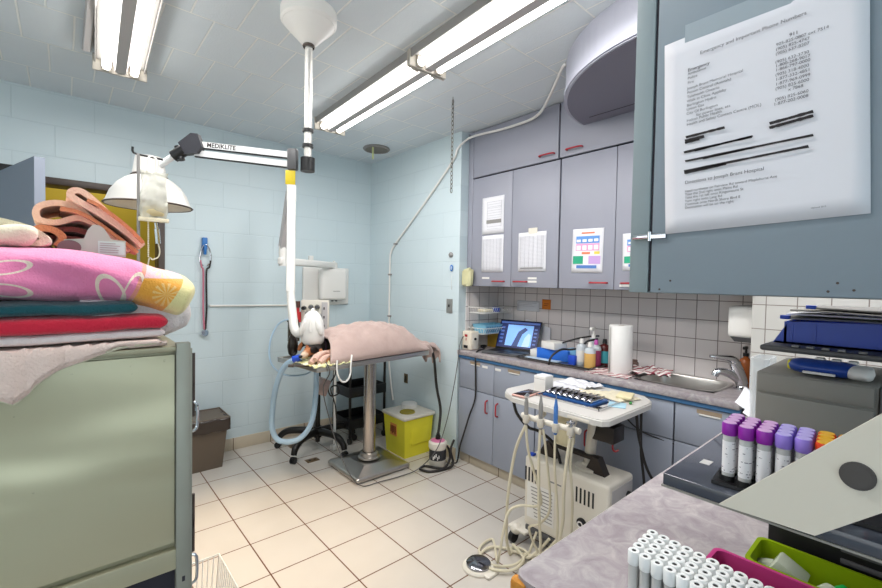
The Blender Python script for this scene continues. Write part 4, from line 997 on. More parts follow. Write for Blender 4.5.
# crumpled pad below the head
b = B().grid(lambda u, v: TT @ V(-.59+.27*u, -.262+.30*v, .906+.016*abs(noise.noise(V(u*7, v*7, 2)))+.014*abs(noise.noise(V(u*17, v*15, 2)))-.05*max(0, (.12-v))*(1+math.sin(u*30)*.5)), 50, 50)
padm = NT('crumpled_pad'); padm.l(padm.ramp(padm.noise(24, 3), [(.35, lin((232, 226, 206))), (.55, lin((206, 206, 150))), (.68, lin((228, 200, 110)))]), padm.b.inputs['Base Color']); padm.b.inputs['Roughness'].default_value = .8
tag(obj('crumpled_pad', b, padm.m, solid=.003, ang=180), 'crumpled cream and yellow-green pad under the dog head', 'pad')
# wrapped fingers of folded gauze beside the legs
gm = mat('folded_tan_gauze', (214, 176, 160), .85, nb=.4, nscale=60, var=.12, vscale=30)
for k, (a, b_, z) in enumerate(((-.575, -.20, .02), (-.555, -.215, .042), (-.53, -.23, .02))):
    tag(obj('gauze_roll', B().tube([tt(a, b_, dz+z), tt(a+.05, b_+.03, dz+z+.022), tt(a+.11, b_+.05, dz+z+.03), tt(a+.14, b_+.055, dz+z+.02)], lambda q: .016+.004*math.sin(q*7), 12).noise(.002, 60), gm), ('leftmost', 'upper', 'rightmost')[k]+' of the three tan gauze rolls by the dog legs at the table edge', 'gauze', 'tan gauze rolls')

# ------------------------------------------------------------ dental x-ray arm
t = thing('dental_xray_arm', 'white wall-mounted dental x-ray arm with a rounded head over the dog', 'x-ray arm', (1.9, 3.8, 1.2))
def plate(x0, x1, z0, z1, y0, y1, r): return B().box((x0, y0, z0), (x1, y1, z1), r, 4)
obj('wall_plate', plate(1.645, 2.115, 1.20, 1.555, WY-.03, WY-.001, .014), 'white', t)
cb_ = obj('control_box', plate(1.78, 2.05, 1.245, 1.545, WY-.12, WY-.03, .03), 'white', t)
obj('name_line', B().box((1.90, WY-.1215, 1.33), (1.97, WY-.1205, 1.335)), 'midgrey', cb_)
b = B()
for x in (1.83, 1.86, 1.90, 1.94): b.box((x, WY-.1, 1.236), (x+.012, WY-.08, 1.246))
obj('sockets', b, 'black', cb_)
obj('pivot', B().cyl((1.93, WY-.07, 1.54), (1.93, WY-.07, 1.60), .03).cyl((1.93, WY-.07, 1.60), (1.93, WY-.07, 1.62), .012), 'white', t)
A0 = V(1.93, WY-.07, 1.58); A1 = V(1.28, 3.34, 1.575)
dd = (A1-A0).normalized(); Rz = Matrix.Rotation(math.atan2(dd.y, dd.x), 3, 'Z'); L = (A1-A0).length
obj('horizontal_arm', B().box(((A0+A1)/2-V((L+.08)/2, .022, .03)), ((A0+A1)/2+V((L+.08)/2, .022, .03)), .015, 3, R=Rz), 'white', t)
obj('elbow', B().cyl(A1-V(0, 0, .035), A1+V(0, 0, .12), .028).cyl(A1+V(0, 0, .06), A1+V(0, 0, .075), .030), 'white', t)
top = V(1.25, 3.10, 2.10)
obj('rear_arm', B().tube([A1+V(0, 0, .11), top+V(0, .03, -.02)], lambda k: .034-.004*k, 4, 1), 'reflector', t)
lowp = V(1.185, 2.93, 1.30)
def squarebar(p, q, w, d_):
    ax = (q-p).normalized(); u = V(1, -.5, 0).normalized(); u = (u-ax*u.dot(ax)).normalized(); v = ax.cross(u); bb = B()
    vs = []
    for c0 in (p, q):
        for i in range(16):
            th = 2*PI*i/16; cs, sn = math.cos(th), math.sin(th); k = (abs(cs)**5+abs(sn)**5)**(-.2); vs.append(c0+u*cs*k*w/2+v*sn*k*d_/2)
    bb._add(vs, [(i, (i+1) % 16, 16+(i+1) % 16, 16+i) for i in range(16)]+[tuple(range(15, -1, -1)), tuple(range(16, 32))], True); return bb
fa = obj('front_arm', squarebar(top, lowp+V(.004, .02, .05), .06, .062), 'white', t)
obj('end_cap', squarebar(top-V(0, 0, .09), top+V(0, .003, .02), .066, .068), 'white', fa)
obj('yoke', B().tube([lowp+V(.004, .02, .08), lowp, V(1.175, 2.87, 1.17), V(1.175, 2.84, 1.10), V(1.19, 2.80, 1.075), V(1.22, 2.75, 1.09)], lambda k: .027+.006*k, 16, 6), 'white', t)
hc = V(1.242, 2.70, 1.10)
hd = obj('tube_head', B().lathe([(.0001, .136), (.025, .130), (.050, .105), (.067, .06), (.073, .01), (.073, -.05), (.068, -.078), (.056, -.09), (.040, -.092)], hc, 32, (-.05, -.03, 1)), 'white', t)
obj('cone', B().lathe([(.040, -.088), (.043, -.092), (.043, -.112), (.036, -.116), (.030, -.112)], hc, 28, (-.05, -.03, 1)), 'offwhite', hd)
ww = V(.77, -.64, 0)
for s in (-1, 1):
    q = hc+ww*s*.048+V(-.025, -.03, .03)
    obj('side_fin', B().ball((0, 0, 0), 1), 'white', hd)
    o = bpy.data.objects[-1] if False else hd.children[-1]
    for v in o.data.vertices:
        p = V(v.co.x+t.location.x, v.co.y+t.location.y, v.co.z+t.location.z)
        v.co = (q+ww*p.x*.026+V(-.64, -.77, 0)*p.y*.03+V(0, 0, p.z*.062)-ww*s*p.z*.02)-t.location
obj('centre_ridge', B().tube([hc+V(-.045, -.055, -.0), hc+V(-.04, -.05, .06), hc+V(-.022, -.028, .115), hc+V(0, 0, .142)], .011, 10), 'white', hd)
tag(obj('small_wall_switch', B().box((1.70, WY-.03, 1.60), (1.745, WY-.001, 1.66), .005).box((1.71, WY-.034, 1.605), (1.722, WY-.03, 1.612)), 'white'), 'small white switch on the back wall just above the dental arm', 'switch')

# ------------------------------------------------------------ anaesthesia stand
sp = V(1.62, 3.41, 0)
t = thing('anaesthesia_stand', 'anaesthesia machine with white gauge panel on a black five-legged stand behind the table', 'machine', sp)
obj('pole', B().cyl(sp+V(0, 0, .06), sp+V(0, 0, 1.02), .020).cyl(sp+V(0, 0, .10), sp+V(0, 0, .19), .034), 'blacksat', t)
for k in range(5):
    a = math.radians(212+k*72); d_ = V(math.cos(a), math.sin(a), 0)
    lg = obj('leg', B().tube([sp+V(0, 0, .145), sp+d_*.10+V(0, 0, .155), sp+d_*.24+V(0, 0, .15), sp+d_*.31+V(0, 0, .11), sp+d_*.33+V(0, 0, .065)], lambda q: .033-.010*q, 12), 'blacksat', t)
    pr = V(-d_.y, d_.x, 0)
    obj('caster', B().cyl(sp+d_*.335+pr*-.018+V(0, 0, .027), sp+d_*.335+pr*-.004+V(0, 0, .027), .0265).cyl(sp+d_*.335+pr*.004+V(0, 0, .027), sp+d_*.335+pr*.018+V(0, 0, .027), .0265), 'black', lg)
PN = V(-.62, -.78, 0).normalized(); PU = V(PN.y*-1, PN.x, 0)
if PU.x < 0: PU = -PU
pc = V(1.505, 3.24, 0)
def pl(a, z, d_=0): return pc+PU*a+V(0, 0, z)+PN*d_
def pbox(a0, a1, z0, z1, d0, d1, bv=.003):
    T = Matrix((PU, -PN, V(0, 0, 1))).transposed().to_4x4(); T.translation = pc; return B(T).box((a0, -d1, z0), (a1, -d0, z1), bv)
g = obj('gauge_panel', pbox(-.11, .11, .93, 1.275, -.03, 0), 'offwhite', t)
obj('vent_column', pbox(.055, .1, .95, 1.26, 0, .012), 'reflector', g)
for z in (.99, 1.06, 1.13, 1.2): obj('vent_slot', pbox(.07, .08, z, z+.02, .012, .0135, .0005), 'black', g)
for a, z, m_ in ((-.085, 1.21, 'black'), (-.03, 1.22, 'darkgrey'), (.02, 1.22, 'darkgrey'), (-.055, 1.17, 'midgrey'), (.035, 1.15, 'black')):
    obj('gauge_knob', B().cyl(pl(a, z), pl(a, z, .035), .017, .014), m_, g)
    obj('gauge_ring', B().cyl(pl(a, z, .0), pl(a, z, .012), .021), 'chrome', g)
for a in (-.07, -.04, -.01, .02): obj('flow_tube', B().cyl(pl(a, .98, .018), pl(a, 1.10, .018), .007), 'glass', g)
obj('vaporiser', B().cyl(pl(-.13, 1.10, .02), pl(-.13, 1.18, .02), .026).cyl(pl(-.13, 1.18, .02), pl(-.13, 1.215, .02), .014), mat('red_vaporiser', (196, 48, 52), .4), t)
obj('valve_cap', B().cyl(pl(-.13, 1.215, .02), pl(-.13, 1.265, .02), .020), mat('dark_brown_valve', (84, 52, 44), .4), t)
obj('absorber', B().cyl(pl(-.16, .95, .02), pl(-.16, 1.10, .02), .045, n=28).cyl(pl(-.16, 1.10, .02), pl(-.16, 1.12, .02), .05, n=28), mat('smoky_absorber', (70, 60, 44), .2, trans=.3), t)
obj('support_bar', B().box((1.50, 3.26, .98), (1.64, 3.43, 1.01), .004), 'midgrey', t)
obj('breathing_bag', B().lathe([(.004, .09), (.014, .07), (.03, .03), (.038, -.02), (.030, -.07), (.01, -.095), (.0005, -.098)], (1.20, 2.93, .99), 24), mat('black_rubber_bag', (40, 32, 26), .25, var=.3, vscale=40), t)

def tubing(name, label, pts, r, m, cat='tube', **k): return tag(obj(name, B().tube(pts, r, 10, 8), m, **k), label, cat)
hz = tubing('breathing_hose', 'wide light blue breathing hose looping from the dog down almost to the floor', [tt(-.55, -.08, .945), tt(-.575, -.03, .93), (1.075, 2.77, .86), (1.06, 2.86, .72), (1.07, 2.95, .55), (1.08, 2.98, .40), (1.12, 2.95, .315), (1.22, 2.88, .32), (1.295, 2.84, .42), (1.325, 2.83, .60), (1.335, 2.84, .86), (1.38, 2.95, .99), (1.42, 3.14, 1.0)], .0185, 'hose', 'hose')
obj('blue_connector', B().cyl(tt(-.59, -.02, .925), tt(-.56, -.06, .94), .022, n=16), 'blue', hz)
tubing('thin_blue_tube', 'thin clear blue tube curling left of the table', [(1.34, 3.22, 1.14), (1.16, 3.05, 1.13), (1.09, 3.03, 1.04), (1.07, 3.02, .92), (1.09, 3.0, .83), (1.15, 2.93, .775), (1.25, 2.86, .775), (1.31, 2.82, .82), (1.33, 2.84, .87)], .006, 'hose')
tubing('white_loop', 'white looped cord hanging from the table edge near the pad', [tt(-.42, -.255, .93), tt(-.43, -.27, .86), tt(-.40, -.27, .80), tt(-.36, -.27, .79), tt(-.33, -.27, .83), tt(-.32, -.262, .90), tt(-.30, -.245, .95)], .006, 'white', 'cord')
tubing('grey_lead', 'thin grey lead sagging from the table corner across the foot and up to the worktop', [tt(-.50, -.252, .93), tt(-.48, -.262, .86), (1.27, 2.60, .72), (1.33, 2.62, .5), (1.40, 2.62, .28), (1.47, 2.58, .10), (1.55, 2.56, .012), (1.68, 2.54, .01), (1.84, 2.52, .01), (2.00, 2.50, .03), (2.12, 2.44, .16), (2.20, 2.42, .36), (2.27, 2.42, .62), (2.33, 2.44, .82), (2.365, 2.46, .93), (2.40, 2.46, 1.0), (2.44, 2.45, 1.0)], .0035, 'darkgrey', 'lead')
tag(obj('metal_probe', B().cyl(tt(-.66, -.10, .905), tt(-.54, -.19, .90), .005).cyl(tt(-.665, -.095, .905), tt(-.64, -.115, .904), .009), 'brownmetal'), 'thin metal rod sticking out past the left table corner', 'rod')
tag(obj('foil_packet', B().box((1.37, 2.86, .60), (1.45, 2.94, .72), .01, R=Matrix.Rotation(.4, 3, 'Y')).noise(.012, 25), mat('crinkled_foil', (170, 150, 144), .3, .5, var=.3, vscale=30)), 'crinkled silvery packet hanging under the table beside the hose', 'packet')

# black utility cart
t = thing('utility_cart', 'black three-tier utility cart between the table and the corner', 'cart', (2.06, 3.46, 0))
x0, x1, y0, y1 = 1.86, 2.24, 3.30, 3.62
for z in (.13, .41, .74):
    b = B().box((x0, y0, z), (x1, y1, z+.012), .003)
    for lo, hi in (((x0, y0, z), (x1, y0+.01, z+.085)), ((x0, y1-.01, z), (x1, y1, z+.085)), ((x0, y0, z), (x0+.01, y1, z+.085)), ((x1-.01, y0, z), (x1, y1, z+.085))): b.box(lo, hi, .003)
    obj('shelf', b, 'black', t)
for x in (x0+.012, x1-.012):
    for y in (y0+.012, y1-.012):
        lg = obj('post', B().cyl((x, y, .06), (x, y, .84), .012), 'blacksat', t)
        obj('caster', B().cyl((x-.012, y, .026), (x+.012, y, .026), .026).cyl((x, y, .04), (x, y, .07), .008), 'black', lg)
tag(obj('yellow_folder', B().box((1.86, 3.31, .86), (2.08, 3.45, .872), .002, R=Matrix.Rotation(-.35, 3, 'Y')), mat('yellow_card', (232, 196, 70), .6)), 'yellow folder leaning on the top tier of the black cart', 'folder')
tag(obj('white_stand_rod', B().cyl((1.72, 3.30, .04), (1.72, 3.30, .88), .011).box((1.69, 3.27, 0), (1.75, 3.33, .04), .01), 'white'), 'thin white upright rod between the black stand and the black cart', 'rod')
tubing('black_coil', 'black coiled lead hanging left of the white rod', [(1.62, 3.18, .80), (1.66, 3.18, .68), (1.60, 3.18, .58), (1.62, 3.18, .50), (1.69, 3.18, .51), (1.68, 3.18, .57), (1.62, 3.18, .56), (1.66, 3.18, .42), (1.68, 3.19, .30)], .006, 'rubber', 'lead')
for x, y, l in ((1.49, 3.58, 'brown floor drain plate by the back wall under the stand'), (1.478, 3.205, 'brown floor drain plate between the stand legs')):
    d_ = tag(obj('floor_plate', B().box((x-.05, y-.035, 0), (x+.05, y+.035, .004), .0015), mat('brown_metal_plate', (130, 108, 84), .4, .6)), l, 'floor plate')
    obj('knockouts', B().cyl((x-.02, y, .004), (x-.02, y, .005), .01).cyl((x+.022, y, .004), (x+.022, y, .005), .01), 'black', d_)

# sharps container and canister
t = thing('sharps_container', 'large yellow sharps container with a white lid on the floor by the right wall', 'container', (2.19, 2.9, 0))
obj('tub', B().frustum((2.065, 2.765), (2.325, 3.025), (2.045, 2.745), (2.345, 3.045), 0, .318), 'yellow', t)
obj('side_recess', B().box((2.12, 2.750, .10), (2.30, 2.76, .28), .02, 3), 'yellow', t)
ld = obj('lid', B().box((2.03, 2.73, .316), (2.36, 3.06, .346), .012, 3), 'offwhite', t)
obj('opening', B().lathe([(.066, 0), (.062, .01), (.056, .0102), (.054, .002), (.0, .002)], (2.15, 2.85, .345), 28), mat('olive_opening', (150, 138, 40), .5), ld)
obj('flap', B().lathe([(.07, 0), (.07, .03), (.062, .036), (.0, .036)], (2.26, 2.97, .345), 28), 'white', ld)
obj('warning_label', B().box((2.048, 2.86, .16), (2.0535, 2.95, .26)), mat('orange_label', (214, 140, 70), .6), t)
b = B()
for k in range(4): b.box((2.045, 2.87+.02*k, .175+.01*(k % 2)), (2.0495, 2.882+.02*k, .24))
obj('warning_print', b, mat('brown_print', (120, 60, 30), .7), t)
t = thing('white_canister', 'round white canister with a black and white label on the floor beside the yellow container', 'canister', (2.20, 2.515, 0))
obj('body', B().lathe([(0, 0), (.062, 0), (.066, .006), (.066, .145), (.072, .148), (.072, .185), (.06, .196), (0, .196)], (2.2, 2.515, 0), 32), 'offwhite', t)
obj('label', B().lathe([(.0665, .055), (.0665, .135)], (2.2, 2.515, 0), 32), mat('dark_label', (50, 50, 54), .5), t)
b = B()
for k in range(5):
    a = 3.5+k*.16; p = V(2.2+.0672*math.cos(a), 2.515+.0672*math.sin(a), .07+.012*(k % 3)); b.box(p-V(.0015, .007, .006), p+V(.0015, .007, .018))
obj('label_print', b, 'white', t)
obj('pink_top', B().lathe([(.056, .1965), (.05, .2), (.0, .2)], (2.2, 2.515, 0), 28), mat('pink_wet_top', (214, 120, 160), .3), t)
obj('valve', B().cyl((2.215, 2.53, .199), (2.215, 2.53, .225), .02).ball((2.215, 2.53, .235), .015), 'black', t)
tubing('black_table_cable', 'thick black cord dropping from the table end to the white canister', [(2.22, 2.62, .87), (2.24, 2.62, .80), (2.25, 2.60, .60), (2.27, 2.57, .42), (2.235, 2.54, .30), (2.215, 2.53, .245)], .011, 'rubber', 'cord')
tubing('looped_floor_cable', 'black cord looped on the floor in front of the white canister', [(2.36, 2.50, .16), (2.325, 2.47, .17), (2.27, 2.44, .12), (2.26, 2.40, .03), (2.18, 2.40, .012), (2.06, 2.44, .012), (2.03, 2.52, .012), (2.09, 2.54, .012), (2.14, 2.46, .012), (2.19, 2.42, .012), (2.26, 2.44, .05), (2.275, 2.46, .11), (2.24, 2.455, .16)], .009, 'rubber', 'cord')

# things on the walls
t = thing('light_switch', 'grey metal switch plate on the front of the blue column', 'switch', (WX, 2.595, 1.2))
obj('plate', B().box((WX-.006, 2.56, 1.185), (WX-.0005, 2.63, 1.30), .002), mat('grey_metal_plate', (150, 152, 150), .4, .5), t)
obj('toggle', B().box((WX-.014, 2.59, 1.235), (WX-.006, 2.60, 1.255), .002), 'black', t)
t = thing('socket_plate', 'small brown socket low on the right wall above the yellow container', 'socket', (WX, 3.17, .53))
obj('plate', B().box((WX-.006, 3.145, .50), (WX-.0005, 3.20, .585), .002), mat('bronze_plate', (110, 96, 70), .4, .5), t)
obj('slots', B().box((WX-.008, 3.165, .52), (WX-.006, 3.18, .565), .001), 'black', t)
tag(obj('round_wall_fitting', B().lathe([(.022, 0), (.022, .008), (.012, .02), (0, .022)], (WX, 2.588, 1.66), 20, (-1, 0, 0)), 'midgrey'), 'round grey knob on the column above the blue key tag', 'knob')
t = thing('key_tag', 'blue oval tag hanging on a string on the blue column', 'tag', (WX, 2.573, 1.55))
obj('tag', B().prism([(.017*math.cos(a), .026*math.sin(a)) for a in [2*PI*i/20 for i in range(20)]], (WX-.008, 2.573, 1.553), (0, -1, 0), (0, 0, 1), .003), mat('tag_blue', (40, 120, 200), .4), t)
b = B().tube([(WX-.0115+.0*a, 2.573+.006*math.cos(a), 1.560+.006*math.sin(a)) for a in [2*PI*i/10 for i in range(10)]], .0018, 5, 1, True).tube([(WX-.0115, 2.573+.007*math.cos(a), 1.546+.007*math.sin(a)) for a in [2*PI*i/10 for i in range(10)]], .0018, 5, 1, True)
obj('figure_eight', b, 'white', t)
obj('string', B().cyl((WX-.004, 2.573, 1.50), (WX-.004, 2.573, 1.38), .0012, n=5), 'white', t)
tag(obj('glove_bag', B().box((2.385, 2.385, 1.405), (2.444, 2.470, 1.545), .02, 5).noise(.018, 30).noise(.010, 70), mat('crinkled_yellowish_film', (226, 222, 176), .35, trans=.2, var=.12, vscale=30, nb=.4, nscale=40)), 'crinkled yellowish bag hanging at the lower corner of the first wall cupboard', 'bag')
t = thing('stethoscope', 'stethoscope with pink and black tubes on a blue hook on the back wall', 'stethoscope', (.837, WY, 1.0))
obj('hook', B().box((.818, WY-.035, 1.66), (.856, WY-.002, 1.755), .006).box((.828, WY-.05, 1.62), (.846, WY-.01, 1.70), .005), mat('hook_blue', (40, 110, 180), .4), t)
obj('earpieces', B().tube([(.825, WY-.03, 1.53), (.80, WY-.03, 1.57), (.815, WY-.035, 1.66), (.84, WY-.04, 1.70), (.87, WY-.035, 1.66), (.88, WY-.03, 1.58), (.85, WY-.03, 1.53)], .005, 8), 'chrome', t)
obj('pink_tube', B().tube([(.805, WY-.03, 1.575), (.815, WY-.03, 1.52), (.826, WY-.03, 1.48), (.826, WY-.03, 1.2), (.834, WY-.03, 1.03)], .007, 8), mat('pink_rubber', (196, 120, 140), .5), t)
obj('black_tube', B().tube([(.878, WY-.03, 1.575), (.868, WY-.03, 1.52), (.848, WY-.03, 1.48), (.850, WY-.03, 1.2), (.842, WY-.03, 1.03)], .007, 8), 'rubber', t)
obj('chest_piece', B().lathe([(.0, .006), (.024, .006), (.028, 0), (.028, -.012), (.0, -.014)], (.838, WY-.035, 1.0), 24, (0, -1, 0)), 'chrome', t)

# ------------------------------------------------------------ ceiling-mounted exam lamp
M['pole'] = mat('satin_aluminium', (206, 204, 200), .4, .6)
t = thing('exam_lamp', 'ceiling-mounted exam lamp with long double arm and a big white dish', 'lamp', (.83, 1.877, H))
cn = V(.828, 1.872, 0)
obj('canopy', B().lathe([(.118, H), (.121, H-.004), (.121, H-.052), (.113, H-.062), (.111, H-.062), (.100, H-.075), (.036, H-.142), (.028, H-.147), (.022, H-.15)], cn, 40), 'white', t, ang=22)
obj('canopy_ring', B().lathe([(.024, H-.148), (.027, H-.155), (.024, H-.162)], cn, 24), 'brownmetal', t)
obj('drop_pole', B().cyl(cn+V(0, 0, H-.15), cn+V(0, 0, 1.98), .0165, n=20), M['pole'], t)
for z in (2.10, 2.032): obj('pole_clamp', B().cyl(cn+V(0, 0, z), cn+V(0, 0, z+.014), .024), 'black', t)
obj('pole_joint', B().cyl(cn+V(0, 0, 1.925), cn+V(0, 0, 1.985), .031, n=24), 'black', t)
a1 = V(.775, 1.915, 0); a2 = V(.445, 2.195, 0); ax = (a2-a1).normalized()
obj('knuckle', B().box(V(.775, 1.91, 1.975)-V(.022, .018, .048), V(.775, 1.91, 1.975)+V(.022, .018, .048), .008, R=Matrix.Rotation(math.atan2(ax.y, ax.x), 3, 'Z')), 'darkgrey', t)
def bar(p, q, w, hh):
    u = (q-p).normalized(); s = V(-u.y, u.x, 0).normalized(); up = u.cross(s); bb = B()
    vs = [c0+s*i*w/2+up*j*hh/2 for c0 in (p, q) for i, j in ((-1, -1), (1, -1), (1, 1), (-1, 1))]
    bb._add(vs, [(0, 1, 2, 3), (7, 6, 5, 4), (0, 4, 5, 1), (1, 5, 6, 2), (2, 6, 7, 3), (3, 7, 4, 0)]); return bb
for z0, z1, nm in ((1.995, 2.035, 'upper_bar'), (1.953, 1.995, 'lower_bar')):
    o = obj(nm, bar(a1+V(0, 0, z0), a2+V(0, 0, z1), .018, .026), 'whitepaint', t)
    obj('cable_line', bar(a1+V(0, 0, z0-.0155), a2+V(0, 0, z1-.0155), .012, .006), 'black', o)
    if nm == 'upper_bar':
        u = (a1+V(0, 0, z0)-(a2+V(0, 0, z1))).normalized(); s = V(ax.y, -ax.x, 0)
        if s.dot(V(0, -1, 0)) < 0: s = -s
        st_ = a2+V(0, 0, z1)+u*.055+s*.0098; up = V(0, 0, 1)
        text('lettering', 'MEDIKLITE', st_-up*.0085, u, up, .027, 'marker', o, .0006)
b = B().prism([(-.03, .012), (-.03, -.022), (.0, -.036), (.075, .0), (.078, .03), (.06, .056), (.03, .05)], V(.475, 2.17, 2.005)+V(.01, .014, 0), V(-.76, .65, 0), (0, 0, 1), .032)
b = B().prism([(-.0, .056), (.03, .058), (.085, .015), (.06, -.035), (.0, -.028), (-.02, .0)], V(.455, 2.172, 2.018)-V(.65, .76, 0)*.016, V(-.76, .65, 0), (0, 0, 1), .032)
obj('end_bracket', b, mat('charcoal_bracket', (52, 52, 58), .4), t)
obj('swivel', B().cyl((.405, 2.215, 2.005), (.37, 2.245, 1.975), .026).cyl((.385, 2.232, 2.02), (.395, 2.222, 1.96), .016), 'black', t)
obj('neck_link', B().tube([(.378, 2.24, 1.982), (.352, 2.275, 1.962), (.325, 2.31, 1.935)], .014, 12), 'whitepaint', t)
lc = V(.292, 2.345, 0)
dish = obj('dish', B().lathe([(.0, 1.978), (.052, 1.975), (.056, 1.965), (.066, 1.892), (.070, 1.886), (.092, 1.874), (.122, 1.848), (.146, 1.812), (.160, 1.772), (.170, 1.758), (.165, 1.755), (.154, 1.772), (.139, 1.81), (.112, 1.848), (.06, 1.872), (.0, 1.878)], lc, 48), mat('white_lamp_enamel', (196, 194, 190), .35), t)
obj('dish_rim', B().lathe([(.165, 1.7635), (.1725, 1.758), (.168, 1.754), (.163, 1.756)], lc, 48), 'brownmetal', dish)
obj('vent_ring', B().lathe([(.066, 1.897), (.072, 1.891), (.071, 1.885)], lc, 32), 'brownmetal', dish)
obj('bulb', B().ball((lc.x, lc.y, 1.81), .032), mat('warm_bulb', (255, 236, 200), .4, emit=(255, 214, 150), es=9), t)
li = bpy.data.lights.new('exam_bulb', 'SPOT'); li.energy = 190; li.color = (1, .72, .42); li.spot_size = math.radians(62); li.spot_blend = .8; li.shadow_soft_size = .04
o = bpy.data.objects.new('exam_bulb', li); C.objects.link(o); o.location = (lc.x, lc.y, 1.765); o.rotation_euler = V(.46, -.06, -1.75).to_track_quat('-Z', 'Y').to_euler()
tag(obj('yellow_tag', B().box((.742, 1.906, 1.862), (.785, 1.909, 1.925), .001, R=Matrix.Rotation(-.5, 3, 'Z')), mat('yellow_tag_card', (214, 190, 40), .5)), 'small yellow tag hanging under the lamp arm joint', 'tag')

# ------------------------------------------------------------ dental cart
t = thing('dental_cart', 'white mobile dental cart with a rounded tray top above a cream suction unit', 'cart', (2.0, 1.2, 0))
poly = [(1.76, 1.44), (1.748, 1.41), (1.745, .96), (1.755, .925), (1.785, .905), (2.20, .905), (2.26, .925), (2.325, .985), (2.34, 1.04), (2.345, 1.50), (2.32, 1.545), (1.86, 1.55), (1.80, 1.51)]
b = B().prism(poly, (0, 0, .820), (1, 0, 0), (0, 1, 0), .030)
bmesh.ops.bevel(b.bm, geom=[e for e in b.bm.edges if abs(e.verts[0].co.z-e.verts[1].co.z) < .001 and e.verts[0].co.z > .84], offset=.006, segments=3, affect='EDGES')
obj('tray_top', b, 'traywhite', t)
obj('front_drawer_pull', B().box((1.743, .98, .822), (1.750, 1.09, .836), .002), 'offwhite', t)
obj('column', B().tube([(2.03, 1.13, .50), (2.03, 1.13, .56), (2.0, 1.10, .72), (2.0, 1.10, .815)], lambda k: .030-.006*k, 16).lathe([(.07, 0), (.07, .012), (.04, .02), (.034, .03)], (2.03, 1.13, .497), 24), 'offwhite', t)
obj('column_shroud', B().box((1.83, 1.13, .64), (1.90, 1.22, .82), .02, 4), mat('cream_enamel', (222, 212, 178), .4), t)
u = obj('suction_unit', B().box((1.90, .955, .115), (2.15, 1.445, .497), .018, 4), 'offwhite', t)
obj('end_panel', B().box((1.925, .952, .14), (2.13, .956, .47), .001), 'reflector', u)
h = obj('handle', B().prism([(1.02, .495), (1.13, .495), (1.10, .56), (1.09, .575), (1.06, .575)], (1.98, 0, 0), (0, 1, 0), (0, 0, 1), .05).prism([(1.30, .495), (1.41, .495), (1.37, .575), (1.34, .575), (1.33, .56)], (1.98, 0, 0), (0, 1, 0), (0, 0, 1), .05).box((1.985, 1.06, .555), (2.025, 1.37, .578), .008), mat('dark_brown_handle', (44, 36, 32), .4), u)
for y0 in (1.03, 1.34):
    for k in range(5): obj('vent_slot', B().box((1.8975, y0+k*.022, .365-(.0)), (1.9005, y0+k*.022+.009, .44), .0008), 'black', u)
obj('hose_port', B().cyl((1.903, 1.09, .27), (1.893, 1.09, .27), .026, n=24), 'black', u)
obj('port_ring', B().lathe([(.016, 0), (.016, .012), (.009, .012), (.009, 0)], (1.893, 1.09, .27), 20, (-1, 0, 0)), 'chrome', u)
obj('name_line', B().box((1.8985, 1.21, .405), (1.9, 1.28, .412)), 'midgrey', u)
lab = obj('instruction_label', B().box((1.8982, 1.25, .17), (1.9, 1.42, .36)), 'white', u)
b = B()
for k in range(9): b.box((1.8974, 1.26, .185+k*.019), (1.8984, 1.26+.06+.03*abs(math.sin(k*2)), .190+k*.019)).box((1.8974, 1.35, .185+k*.019), (1.8984, 1.35+.02+.03*abs(math.sin(k*3)), .190+k*.019))
obj('label_print', b, 'midgrey', lab)
obj('socket', B().box((2.06, .945, .28), (2.10, .953, .36), .002), 'black', u)
obj('orange_switch', B().box((2.07, .942, .30), (2.085, .946, .34), .001), mat('orange_switch', (226, 150, 40), .4), u)
obj('outlet', B().cyl((2.08, .954, .41), (2.08, .935, .41), .018), 'black', u)
obj('blue_clip', B().box((1.915, 1.40, .495), (1.945, 1.43, .508), .002), 'blue', u)
obj('chassis', B().box((1.90, .97, .085), (2.14, 1.43, .117), .004), 'darkgrey', t)
for x, y in ((1.875, 1.49), (2.10, 1.44), (1.91, .98), (2.12, .98)):
    c = obj('caster', B().cyl((x, y-.012, .032), (x, y+.012, .032), .032, n=20), 'black', t)
    obj('caster_cover', B().ball((x+.012, y-.01, .075), .034, 1, 1, .9), 'offwhite', c)
obj('caster_arm', B().box((1.86, 1.40, .078), (2.0, 1.52, .092), .004), 'offwhite', t)
